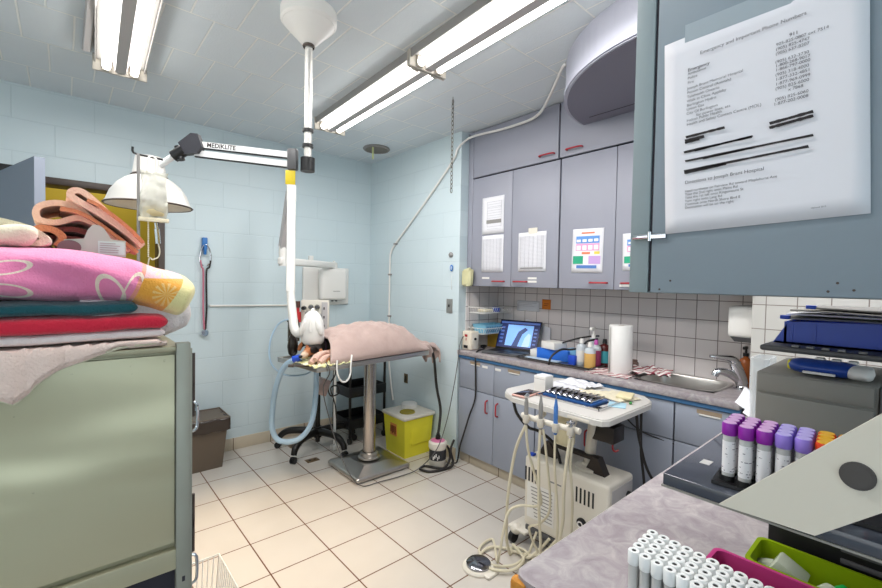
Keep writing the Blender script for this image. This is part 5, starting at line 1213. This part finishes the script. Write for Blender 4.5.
# instrument holder and hand pieces
HB = [V(1.72, 1.288, .78), V(1.715, 1.20, .782), V(1.708, 1.113, .785), V(1.706, 1.035, .79)]
b = B().tube([V(1.725, 1.33, .78)]+HB+[V(1.706, 1.0, .79)], .014, 10, 6)
hb = obj('instrument_bar', b, 'offwhite', t)
for p in (V(1.722, 1.25, .78), V(1.708, 1.07, .787)): obj('bar_bracket', B().tube([p, p+V(.05, .0, .005), p+V(.07, 0, .02)], .014, 8), 'offwhite', t)
for p in HB: obj('holder_cup', B().lathe([(.011, .02), (.016, .02), (.016, -.016), (.011, -.022)], p+V(-.028, -.005, .0), 18).box(p+V(-.026, -.012, -.010), p+V(.0, .012, .010), .004), 'offwhite', t)
HD = []
for k, (p, m_, l, hh) in enumerate(((HB[0], 'midgrey', 'grey angled handpiece furthest from the near counter', .11), (HB[1], 'midgrey', 'slim grey handpiece second from the left in the cart holder', .125), (HB[2], 'scaler', 'slim handpiece with a blue grip in the middle of the cart holder', .13), (HB[3], 'chrome', 'stubby metal syringe handpiece nearest the near counter', .05))):
    if m_ == 'scaler': M['scaler'] = mat('handpiece_blue', (70, 120, 190), .4)
    q = p+V(-.028, -.005, 0); hp_ = thing('dental_handpiece', l, 'handpiece', q)
    obj('grip', B().lathe([(.004, -.035), (.008, -.03), (.0095, 0), (.010, hh*.35), (.010, hh*.7), (.007, hh*.85), (.0045, hh)], q, 18), m_, hp_)
    if k == 0: obj('head', B().cyl(q+V(-.006, -.0, hh-.005), q+V(.012, 0, hh+.006), .010), 'chrome', hp_)
    if k == 2: obj('tip', B().cyl(q+V(0, 0, hh), q+V(0, 0, hh+.035), .0025, .001), 'chrome', hp_)
    if k == 1: obj('tip', B().cyl(q+V(0, 0, hh), q+V(0, 0, hh+.012), .005), 'chrome', hp_)
    if k == 3: obj('lever', B().box(q+V(-.02, -.012, .03), q+V(.02, .012, .045), .004), 'chrome', hp_)
    HD.append(q)
fl = .014
def coil(c, r, n, ph, z=fl, s=1):
    return [V(c[0]+(r+.004*i)*math.cos(ph+s*i*PI/3), c[1]+(r+.006*(i % 3))*math.sin(ph+s*i*PI/3), z+.009*((i//3) % 3)) for i in range(n)]
T1 = [HD[0]+V(0, 0, -.03), V(1.685, 1.34, .60), V(1.685, 1.38, .35), V(1.73, 1.42, .12), V(1.76, 1.42, fl)]+coil((1.69, 1.42), .10, 7, .2)+[V(1.80, 1.34, fl), V(1.87, 1.30, .06), V(1.88, 1.26, .12)]
T2 = [HD[0]+V(0, 0, -.03), V(1.70, 1.27, .62), V(1.74, 1.22, .40), V(1.75, 1.25, .34), V(1.70, 1.32, .33), V(1.66, 1.36, .28), V(1.62, 1.37, .10), V(1.66, 1.42, fl)]+coil((1.74, 1.45), .12, 5, 1.2)+[V(1.84, 1.35, .03), V(1.88, 1.34, .12)]
T3 = [HD[1]+V(0, 0, -.03), V(1.688, 1.20, .60), V(1.70, 1.20, .35), V(1.75, 1.22, .12), V(1.80, 1.28, fl)]+coil((1.78, 1.38), .06, 3, -.5)+[V(1.84, 1.30, .03), V(1.885, 1.22, .13)]
T3b = [HD[1]+V(.008, -.01, -.03), V(1.70, 1.165, .62), V(1.73, 1.16, .38), V(1.74, 1.22, .27), V(1.76, 1.30, .20), V(1.82, 1.27, .06), V(1.87, 1.22, .10)]
T4 = [HD[2]+V(0, 0, -.03), V(1.685, 1.11, .60), V(1.72, 1.11, .35), V(1.78, 1.15, .10), V(1.86, 1.17, .09)]
T5 = [HD[3]+V(0, 0, -.03), V(1.672, 1.04, .66), V(1.67, 1.05, .52), V(1.70, 1.07, .36), V(1.74, 1.12, .16), V(1.86, 1.16, .10)]
T6 = [HD[3]+V(.008, -.01, -.03), V(1.685, 1.03, .64), V(1.71, 1.03, .48), V(1.76, 1.06, .33), V(1.80, 1.08, .20), V(1.84, 1.06, .16), V(1.885, 1.09, .12)]
for pts, rad, l in ((T1, .0075, 'cream handpiece tube dropping straight from the leftmost holder into the floor coil'), (T2, .0065, 'cream tube crossing in a loop halfway down before the floor coil'), (T3, .007, 'cream tube falling from the second holder to the floor'), (T3b, .006, 'thinner cream tube beside the second holder, curling in front of the instruction label'), (T4, .0055, 'pale straight tube under the blue-gripped handpiece'), (T5, .0075, 'cream tube bending back from the stubby syringe handpiece'), (T6, .006, 'thin cream tube ending at the round port of the suction unit')):
    tag(obj('handpiece_tube', B().tube(pts, rad, 8, 8), 'ivory_hose'), l, 'tube', 'cream handpiece tubes')
t = thing('foot_pedal', 'round foot pedal with a mirror-like top on the floor at the end of the tubes', 'pedal', (1.565, 1.46, 0))
obj('base', B().lathe([(0, 0), (.078, 0), (.08, .01), (.074, .018), (.0, .018)], (1.565, 1.46, 0), 36).box((1.53, 1.36, 0), (1.61, 1.46, .016), .008), 'offwhite', t)
obj('disc', B().lathe([(.062, .018), (.062, .028), (.056, .033), (.0, .035)], (1.565, 1.46, 0), 36), mat('mirror_disc', (150, 150, 156), .12, 1), t)
t = thing('black_power_box', 'black box slung under the right end of the cart tray', 'box', (2.04, 1.04, .70))
obj('case', B().box((1.985, .985, .665), (2.10, 1.10, .745), .006), mat('dark_brown_plastic', (44, 38, 36), .4), t)
obj('mount', B().box((2.0, 1.0, .745), (2.09, 1.09, .82), .004), 'black', t)
obj('red_clip', B().tube([(2.05, 1.02, .665), (2.05, 1.02, .625), (2.055, 1.01, .612), (2.07, 1.0, .618)], .005, 8), 'red', t)
def cord(pts, r, m, l, name='cord_line', cat='cord'): return tag(obj(name, B().tube(pts, r, 8, 8), m), l, cat)
cord([(2.08, .92, .81), (2.10, .91, .68), (2.14, .86, .50), (2.26, .72, .33), (2.34, .66, .25)], .007, 'rubber', 'black cable hanging behind the cart tray, left of its twin', 'power_cable', 'cable')
cord([(2.20, .95, .81), (2.21, .95, .6), (2.22, .93, .40), (2.23, .90, .012)], .007, 'rubber', 'black cable hanging straight down behind the right end of the cart tray', 'power_cable', 'cable')
cord([(1.80, 1.45, .81), (1.82, 1.44, .74), (1.84, 1.38, .68), (1.88, 1.34, .66), (1.93, 1.28, .60), (1.95, 1.25, .50)], .008, 'rubber', 'short black cable curving between the cart tray and the suction unit', 'power_cable', 'cable')
cord([(2.28, 1.15, .81), (2.36, 1.05, .66), (2.385, .9, .62), (2.385, .6, .605)], .004, 'rubber', 'thin black lead running across the base cabinet behind the cart', 'power_cable', 'cable')
# on the cart tray
zt = .8505
t = thing('smartphone', 'dark-screened phone in a rose case at the left end of the cart tray', 'phone', (1.835, 1.41, zt))
R_ = Matrix.Rotation(.05, 3, 'Z')
obj('case', B().box((1.755, 1.350, zt), (1.91, 1.432, zt+.012), .006, 3, R=R_), mat('rose_case', (206, 160, 150), .4), t)
obj('screen', B().box((1.762, 1.356, zt+.0115), (1.903, 1.426, zt+.0132), .003, R=R_), mat('dark_glass', (46, 36, 38), .1), t)
t = thing('white_carton', 'small square white carton standing on the cart tray beside the phone', 'carton', (1.935, 1.375, zt))
obj('carton', B().box((1.955, 1.36, zt), (2.03, 1.435, zt+.082), .002), 'white', t)
obj('flap_line', B().box((1.9545, 1.362, zt+.066), (1.955, 1.433, zt+.0675)), 'midgrey', t)
obj('carton_lid', B().box((1.96, 1.365, zt+.082), (2.025, 1.43, zt+.085), .001), 'paper', t)
t = thing('instrument_tray', 'steel tray with a blue rack of eight curved metal dental pieces', 'tray', (1.96, 1.18, zt))
b = B().box((1.862, 1.00, zt), (2.060, 1.345, zt+.003), .001)
for lo, hi in (((1.858, .995, zt), (1.863, 1.35, zt+.012)), ((2.058, .995, zt), (2.063, 1.35, zt+.012)), ((1.858, .995, zt), (2.063, 1.0, zt+.012)), ((1.858, 1.345, zt), (2.063, 1.35, zt+.012))): b.box(lo, hi, .001)
obj('pan', b, 'chrome', t)
obj('blue_rack', B().box((1.885, 1.045, zt+.003), (2.04, 1.325, zt+.016), .003), mat('rack_blue', (40, 86, 150), .4), t)
src = None
for k in range(8):
    y = 1.308-k*.034
    if src is None:
        src = thing('impression_clip', 'curved shiny metal piece lying in the blue rack of the cart tray', 'instrument', (1.95, y, zt+.0165), 'curved metal pieces in the rack')
        obj('bow', B().grid(lambda u, v: V(1.892+.12*u, y+.0135*math.cos(PI*v), zt+.018+.021*math.sin(PI*v)*(1-.5*abs(2*u-1)**3)), 12, 10), 'chrome', src, solid=.0015)
        obj('stem', B().cyl((2.0, y, zt+.024), (2.045, y, zt+.026), .0035), 'chrome', src)
    else: dup(src, (1.95, y, zt+.0165))
def crumple(x0, x1, y0, y1, z, amp, m, label, name='paper_sheet', cat='paper', rot=0, seed=0, th=.0012):
    T = Matrix.Translation(((x0+x1)/2, (y0+y1)/2, 0)) @ Matrix.Rotation(rot, 4, 'Z')
    return tag(obj(name, B(T).grid(lambda u, v: V((u-.5)*(x1-x0), (v-.5)*(y1-y0), z+amp*(.35+abs(noise.noise(V(u*4+seed, v*4, seed))*1.6))), 22, 22), m, solid=th, ang=180), label, cat)
crumple(2.09, 2.22, 1.24, 1.46, zt, .012, 'paper', 'crumpled white paper wrap on the far side of the cart tray', seed=1, rot=.2)
crumple(2.17, 2.32, 1.22, 1.44, zt+.008, .014, 'paper', 'second crumpled white wrap overlapping the first, nearest the sink worktop', seed=5, rot=-.2)
crumple(2.10, 2.20, 1.10, 1.26, zt, .012, 'cream', 'cream glove lying flat across the middle of the cart tray', 'glove', 'glove', .5, 9)
crumple(2.10, 2.25, .98, 1.16, zt, .012, 'cream', 'cream gloves in a heap at the right end of the cart tray', 'glove', 'glove', -.3, 14, .003)
tag(obj('cream_pouch', B().box((2.11, .985, zt+.014), (2.235, 1.06, zt+.026), .005, R=Matrix.Rotation(.3, 3, 'Z')).noise(.004, 30), mat('cream_pouch', (228, 216, 176), .6)), 'flat cream pouch on top of the glove heap', 'pouch')
tag(obj('blue_sachet', B().box((1.985, .955, zt), (2.08, 1.035, zt+.004), .001, R=Matrix.Rotation(.4, 3, 'Z')), mat('pale_blue_sachet', (170, 208, 226), .5)), 'pale blue sachet near the rounded corner of the cart tray', 'sachet')
tag(obj('green_bead', B().ball((2.10, .96, zt+.007), .007, 1.6, 1, 1), mat('green_bead', (60, 140, 70), .5)), 'tiny green bit beside the pale blue sachet', 'bit')

# ------------------------------------------------------------ on the sink worktop
Z9 = WT+.0005
t = thing('power_unit', 'small cream device with a red mark at the left end of the sink worktop', 'device', (2.47, 2.425, Z9))
obj('case', B().box((2.405, 2.375, Z9), (2.50, 2.478, Z9+.15), .012, 3), mat('cream_case', (222, 212, 196), .4), t)
obj('side_panel', B().box((2.42, 2.3735, Z9+.01), (2.485, 2.376, Z9+.135), .002), 'offwhite', t)
obj('red_mark', B().box((2.4035, 2.415, Z9+.105), (2.4055, 2.445, Z9+.125)).box((2.4035, 2.425, Z9+.075), (2.4055, 2.433, Z9+.095)), 'red', t)
obj('grey_plate', B().box((2.4035, 2.41, Z9+.015), (2.4055, 2.455, Z9+.038)), 'black', t)
obj('dial', B().cyl((2.45, 2.374, Z9+.09), (2.45, 2.366, Z9+.09), .01), 'black', t)
obj('top_knob', B().cyl((2.48, 2.44, Z9+.15), (2.48, 2.44, Z9+.18), .015), 'greyplastic', t)
for z, l, c in ((1.195, 'upper white wire shelf on the tiled end wall', 'white'), (1.03, 'lower white wire shelf on the tiled end wall', 'white')):
    t = thing('wire_shelf', l, 'shelf', (2.64, 2.4, z)); b = B()
    for zz, i in ((0, .02), (.045, 0)): b.tube([(2.47+i, 2.30+i, z+zz), (2.82-i, 2.30+i, z+zz), (2.82-i, 2.476, z+zz), (2.47+i, 2.476, z+zz)], .003, 6, 1, True)
    for k in range(14): x = 2.48+k*.0255; b.cyl((x, 2.30, z+.045), (x, 2.32, z), .0015, n=5).cyl((x, 2.32, z), (x, 2.476, z), .0015, n=5)
    for k in range(6): y = 2.31+k*.03; b.cyl((2.47, y, z+.045), (2.49, y, z), .0015, n=5)
    obj('wires', b, 'white', t)
tag(obj('blue_tape_roll', B().lathe([(.018, 0), (.032, 0), (.032, .04), (.018, .04), (.018, 0)], (2.70, 2.38, 1.199), 24), mat('tape_blue', (40, 84, 190), .4)), 'blue roll standing on the upper wire shelf', 'roll')
tag(obj('cotton_rolls', B().box((2.53, 2.34, 1.199), (2.63, 2.44, 1.225), .012).noise(.006, 40), 'cream'), 'crumpled cream packet lying left of the blue roll on the upper wire shelf', 'packet')
tag(obj('white_packet', B().box((2.74, 2.34, 1.199), (2.80, 2.43, 1.222), .008).noise(.004, 40), 'white'), 'small white packet right of the blue roll on the upper wire shelf', 'packet')
t = thing('blue_basket', 'light blue slatted plastic basket on the lower wire shelf', 'basket', (2.63, 2.39, 1.034))
b = openbox(2.50, 2.76, 2.31, 2.46, 1.034, 1.10, .003, .01, .004); obj('tub', b, mat('basket_blue', (128, 188, 214), .4), t)
b = B()
for k in range(12): b.box((2.515+k*.0205, 2.3085, 1.045), (2.523+k*.0205, 2.3165, 1.09))
obj('slots', b, mat('deeper_basket_blue', (78, 136, 170), .5), t)
t = thing('picture_book', 'yellow and green book leaning behind the laptop under the wire shelf', 'book', (2.78, 2.33, Z9))
obj('cover', B().box((2.70, 2.30, Z9), (2.715, 2.47, Z9+.17), .001), mat('book_yellow', (200, 160, 60), .5, var=.3, vscale=20), t)
obj('green_band', B().box((2.6985, 2.30, Z9+.12), (2.6995, 2.47, Z9+.168)), mat('book_green', (80, 180, 160), .5), t)
obj('pages', B().box((2.715, 2.303, Z9+.002), (2.735, 2.467, Z9+.167)), 'paper', t)
tag(obj('mouse_like_lump', B().ball((2.60, 2.42, Z9+.014), .02, 1.7, 1, .7), 'black'), 'small black plug lying between the cream device and the laptop', 'plug')
# laptop
T = Matrix.Translation((2.435, 2.085, Z9)) @ Matrix.Rotation(math.radians(13.5), 4, 'Z')
t = thing('laptop', 'open black laptop showing an x-ray picture on the sink worktop', 'laptop', (2.55, 2.12, Z9))
bs = obj('base', B(T).box((0, -.172, .0), (.235, .172, .016), .004), 'darkgrey', t)
obj('keyboard', B(T).box((.075, -.15, .0158), (.215, .15, .0172), .001), 'black', bs)
obj('touchpad', B(T).box((.012, -.05, .0158), (.065, .05, .0168), .001), 'black', bs)
T2_ = T @ Matrix.Translation((.235, 0, .014)) @ Matrix.Rotation(math.radians(24), 4, 'Y')
sc_ = obj('screen', B(T2_).box((-.003, -.178, 0), (.005, .178, .245), .003), 'black', t)
def em(n, c, s=1.0): return mat(n, c, .3, emit=c, es=s)
obj('display', B(T2_).box((-.0042, -.170, .014), (-.0035, .170, .236)), em('screen_navy', (22, 34, 84), .8), sc_)
obj('xray_image', B(T2_).box((-.0048, -.12, .03), (-.0043, .10, .205)), em('xray_blue', (120, 168, 224), 1.0), sc_)
obj('xray_shadow', B(T2_).prism([(-.04, .03), (-.02, .09), (.0, .15), (.05, .188), (.075, .17), (.035, .13), (.02, .08), (.01, .03)], (-.0049, 0, 0), (0, -1, 0), (0, 0, 1), .0004), em('xray_dark', (46, 66, 116), .7), sc_)
obj('xray_bones', B(T2_).prism([(.045, .03), (.06, .10), (.085, .14), (.105, .13), (.108, .05), (.10, .03)], (-.0052, 0, 0), (0, -1, 0), (0, 0, 1), .0004), em('xray_pale', (170, 200, 232), .9), sc_)
b = B(T2_)
for k in range(5): b.box((-.0049, .125, .05+k*.03), (-.0043, .155, .066+k*.03)).box((-.0049, -.155, .05+k*.03), (-.0043, -.13, .062+k*.03))
b.box((-.0049, -.165, .215), (-.0043, .165, .23))
obj('tool_icons', b, em('icon_blue', (70, 96, 160), .8), sc_)
# notes on the tiles
t = sheet('wall_note', 'wide white note on the tiles above the laptop', 2.272, 2.048, 1.214, 1.297, [(pale, [(.05, .9, .2, .23), (.05, .7, .35, .38), (.05, .8, .5, .53)], 'print', 0)], x=SX)
t = sheet('wall_note', 'orange square note beside the white note on the tiles', 2.022, 1.942, 1.238, 1.316, [], x=SX)
for c in t.children: c.data.materials.clear(); c.data.materials.append(mat('orange_note', (224, 130, 44), .7))
obj('ink', B().box((SX-.0062, 1.96, 1.28), (SX-.0055, 2.0, 1.284)).box((SX-.0062, 1.97, 1.266), (SX-.0055, 2.005, 1.27)), mat('note_ink', (150, 70, 30), .7), t)
tag(obj('leaning_sheet', B().prism([(0, 0), (.24, 0), (.24, .195), (.03, .245), (0, .245)], (2.825, 2.17, WT+.002), (0, -1, 0), (0, 0, 1), .002), 'paper'), 'white sheet leaning on the tiles behind the laptop', 'paper')
# steel tray with supplies
t = thing('supply_tray', 'black-rimmed steel tray of bottles and packs on the sink worktop', 'tray', (2.6, 1.66, Z9))
bt = openbox(2.44, 2.76, 1.385, 1.935, Z9, WT+.014, .003, .006, .008); obj('pan', bt, 'steel', t)
obj('rim', B().tube([(2.435, 1.38, WT+.016), (2.765, 1.38, WT+.016), (2.765, 1.94, WT+.016), (2.435, 1.94, WT+.016)], .005, 8, 1, True), 'rubber', t)
zb = WT+.005
def bottle(l, x, y, r, h_, m, name, liquid=None, lf=.6, labelm=None, capm='white', caph=.03, neck=.35):
    t = thing(name, l, 'bottle', (x, y, zb))
    obj('body', B().lathe([(0, 0), (r*.95, 0), (r, .004), (r, h_*.72), (r*.85, h_*.8), (r*neck, h_*.86), (r*neck, h_*.9), (0, h_*.9)], (x, y, zb), 24), m, t)
    if liquid: obj('liquid', B().lathe([(0, .0005), (r*1.004, .003), (r*1.004, h_*lf), (0, h_*lf)], (x, y, zb), 24), liquid, t)
    if labelm: obj('paper_label', B().lathe([(r*1.01, h_*.15), (r*1.01, h_*.6)], (x, y, zb), 24), labelm, t)
    obj('cap', B().cyl((x, y, zb+h_*.88), (x, y, zb+h_*.88+caph), r*neck*1.25, r*neck*.9), capm, t); return t
cloudy = mat('cloudy_bottle_plastic', (206, 214, 220), .3, trans=.2)
bottle('cloudy clear round bottle in the tray next to the blue pack', 2.575, 1.515, .034, .165, cloudy, 'squeeze_bottle', labelm=M['white'])
bottle('bottle half full of amber liquid at the tray front', 2.525, 1.425, .035, .155, cloudy, 'squeeze_bottle', liquid=mat('amber_liquid', (212, 168, 96), .25), lf=.62)
bottle('bottle of dark pink liquid behind the amber one', 2.60, 1.425, .033, .165, cloudy, 'squeeze_bottle', liquid=mat('pink_liquid', (150, 60, 100), .25), lf=.66, capm=M['pinkcap'] if 'pinkcap' in M else mat('violet_cap', (190, 90, 170), .4))
bottle('brown bottle with a teal and white label beside the paper towels', 2.665, 1.40, .036, .17, mat('dark_brown_bottle', (84, 34, 34), .25), 'spray_bottle', labelm=mat('teal_label', (70, 170, 184), .5), capm='black')
t = thing('pump_bottle', 'tall white pump dispenser standing behind the other bottles', 'bottle', (2.70, 1.50, zb))
obj('body', B().lathe([(0, 0), (.032, 0), (.034, .005), (.034, .15), (.02, .17), (.012, .175), (0, .175)], (2.70, 1.50, zb), 24), cloudy, t)
obj('pump', B().cyl((2.70, 1.50, zb+.17), (2.70, 1.50, zb+.235), .007).cyl((2.70, 1.50, zb+.17), (2.70, 1.50, zb+.195), .014).box((2.66, 1.49, zb+.225), (2.712, 1.51, zb+.245), .005), 'white', t)
for l, c, x0, x1, y0, y1, h0, h1, r in (('white carton with blue ends lying in the tray next to the laptop', 'white', 2.56, 2.66, 1.78, 1.92, 0, .055, .15), ('smaller white carton on top of the blue pack', 'white', 2.54, 2.66, 1.68, 1.81, .078, .128, -.2), ('deep blue soft pack under the smaller white carton', 'bluepack', 2.56, 2.68, 1.62, 1.86, 0, .076, .1), ('light blue box standing in the middle of the tray', 'ltblue', 2.60, 2.68, 1.545, 1.65, 0, .092, 0), ('small bright blue bottle-like box in front of the light blue box', 'blue', 2.52, 2.555, 1.53, 1.58, 0, .062, 0), ('flat white and blue packet at the front of the tray', 'sachet2', 2.46, 2.53, 1.64, 1.90, 0, .012, .05)):
    if c == 'bluepack': M[c] = mat('blue_soft_pack', (44, 110, 210), .4, var=.2)
    if c == 'sachet2': M[c] = mat('pale_sachet', (190, 210, 226), .4, var=.15, vscale=40)
    if c == 'white' and h0 == 0: y0, y1 = 1.865, 1.925
    tag(obj('supply_box', B().box((x0, y0, zb+h0), (x1, y1, zb+h1), .004, R=Matrix.Rotation(r, 3, 'Z')).noise(.002, 40), c), l, 'box')
cord([(2.43, 1.66, .80), (2.42, 1.66, .90), (2.44, 1.65, .96), (2.50, 1.62, 1.0), (2.56, 1.58, 1.0), (2.60, 1.53, 1.02), (2.62, 1.50, 1.06), (2.68, 1.46, 1.075)], .007, 'rubber', 'black tube arching over the tray edge and down the cabinet front', 'black_tube', 'tube')
cord([(2.56, 1.76, .98), (2.62, 1.66, 1.04), (2.70, 1.55, 1.08), (2.74, 1.48, 1.09)], .006, 'rubber', 'black lead running between the carton and the pump bottle', 'black_lead', 'lead')
# paper towels and striped cloth
t = thing('paper_towel_roll', 'white paper towel roll standing on the sink worktop', 'paper towels', (2.55, 1.235, WT))
obj('roll', B().lathe([(.02, .29), (.066, .29), (.068, .286), (.068, .004), (.066, 0), (.02, 0)], (2.555, 1.24, Z9+.004), 40), mat('soft_white_paper', (232, 230, 228), .9, nb=.3, nscale=120), t)
obj('core', B().lathe([(.02, .289), (.02, .01)], (2.555, 1.24, Z9+.004), 24), mat('card_core', (170, 150, 130), .8), t)
obj('loose_end', B().grid(lambda u, v: V(2.555, 1.24, 0)+V(math.cos(2.2+.5*u), math.sin(2.2+.5*u), 0)*(.069+.012*u*u)+V(0, 0, Z9+.006+.285*v), 8, 4), 'white', t, solid=.001)
crumple(2.41, 2.62, 1.14, 1.40, WT-.002, .010, 'stripecloth', 'striped red and white cloth spread under the paper towel roll', 'striped_cloth', 'cloth', .1, 3, .002)
o = crumple(2.52, 2.76, .98, 1.20, WT+.012, .03, 'stripecloth', 'bunched striped red and white cloth at the edge of the sink', 'striped_cloth', 'cloth', .3, 8, .003)
tag(obj('brown_jar', B().lathe([(0, 0), (.028, 0), (.03, .04), (.022, .05), (.024, .06), (0, .062)], (2.76, 1.25, Z9), 20), mat('brown_ceramic', (120, 96, 88), .5, var=.3, vscale=60)), 'small brown pot between the paper towels and the tiles', 'pot')
# cords from the left end of the worktop
cord([(2.60, 2.40, WT+.012), (2.50, 2.33, WT+.012), (2.40, 2.30, WT+.006), (2.372, 2.29, .86), (2.368, 2.28, .72), (2.366, 2.28, .55), (2.355, 2.33, .40), (2.35, 2.38, .25), (2.35, 2.42, .14), (2.34, 2.44, .012), (2.30, 2.46, .011)], .0065, 'rubber', 'black cord running from the worktop down the cabinet front to the floor', 'mains_cord', 'cord')
EXPO = -0.85

bpy.context.view_layer.update(); dg_ = bpy.context.evaluated_depsgraph_get()
for o in [q for q in bpy.data.objects if q.type == 'FONT']:
    me = bpy.data.meshes.new_from_object(o.evaluated_get(dg_)); nm = o.name; q = bpy.data.objects.new(nm, me); o.name = 'x'; q.name = nm; C.objects.link(q)
    q.parent = o.parent; q.matrix_local = o.matrix_local.copy(); bpy.data.objects.remove(o)
# ------------------------------------------------------------ light, camera, view
def area(loc, rot, sx, sy, e, col=(1, 1, 1), name='fill_light'):
    li = bpy.data.lights.new(name, 'AREA'); li.shape = 'RECTANGLE'; li.size = sx; li.size_y = sy; li.energy = e; li.color = col
    o = bpy.data.objects.new(name, li); C.objects.link(o); o.location = loc; o.rotation_euler = rot; return o
area((.3, FY+.06, 1.6), (PI/2, 0, PI), 2.4, 1.3, 42, (.96, .98, 1))  # added fill from behind the camera; no window is built there
area((LX+.06, .9, 1.5), (PI/2, 0, -PI/2), 2.4, 1.4, 26, (.97, .98, 1))  # added fill from the left wall, likewise without a window
area((.2, 4.3, H-.05), (0, 0, 0), .6, .6, 14, (1, .95, .85), 'passage_fill')  # unseen light added to brighten the olive passage wall
w = bpy.data.worlds.new('w'); sc.world = w; w.use_nodes = True
w.node_tree.nodes['Background'].inputs[0].default_value = (.85, .92, 1, 1); w.node_tree.nodes['Background'].inputs[1].default_value = .5
cam = bpy.data.cameras.new('camera'); co_ = bpy.data.objects.new('camera', cam); C.objects.link(co_)
cam.sensor_width = 36; cam.lens = 429.85/882*36; cam.clip_start = .02
yaw, pit, rol, ch = .7199292, -.0279925, .0182172, 1.438
fw = V(math.sin(yaw)*math.cos(pit), math.cos(yaw)*math.cos(pit), math.sin(pit)); r0 = V(math.cos(yaw), -math.sin(yaw), 0); u0 = r0.cross(fw)
rr = r0*math.cos(rol)+u0*math.sin(rol); uu = -r0*math.sin(rol)+u0*math.cos(rol)
mw = Matrix((rr, uu, -fw)).transposed().to_4x4(); mw.translation = V(0, 0, ch); co_.matrix_world = mw
sc.camera = co_
vs = sc.view_settings; vs.view_transform = 'Standard'; vs.look = 'None'; vs.gamma = 1; vs.use_curve_mapping = False; vs.exposure = EXPO
cy = sc.cycles; cy.use_denoising = True; cy.max_bounces = 10; cy.diffuse_bounces = 5; cy.glossy_bounces = 5; cy.transmission_bounces = 8; cy.sample_clamp_indirect = 6; cy.caustics_reflective = False; cy.caustics_refractive = False
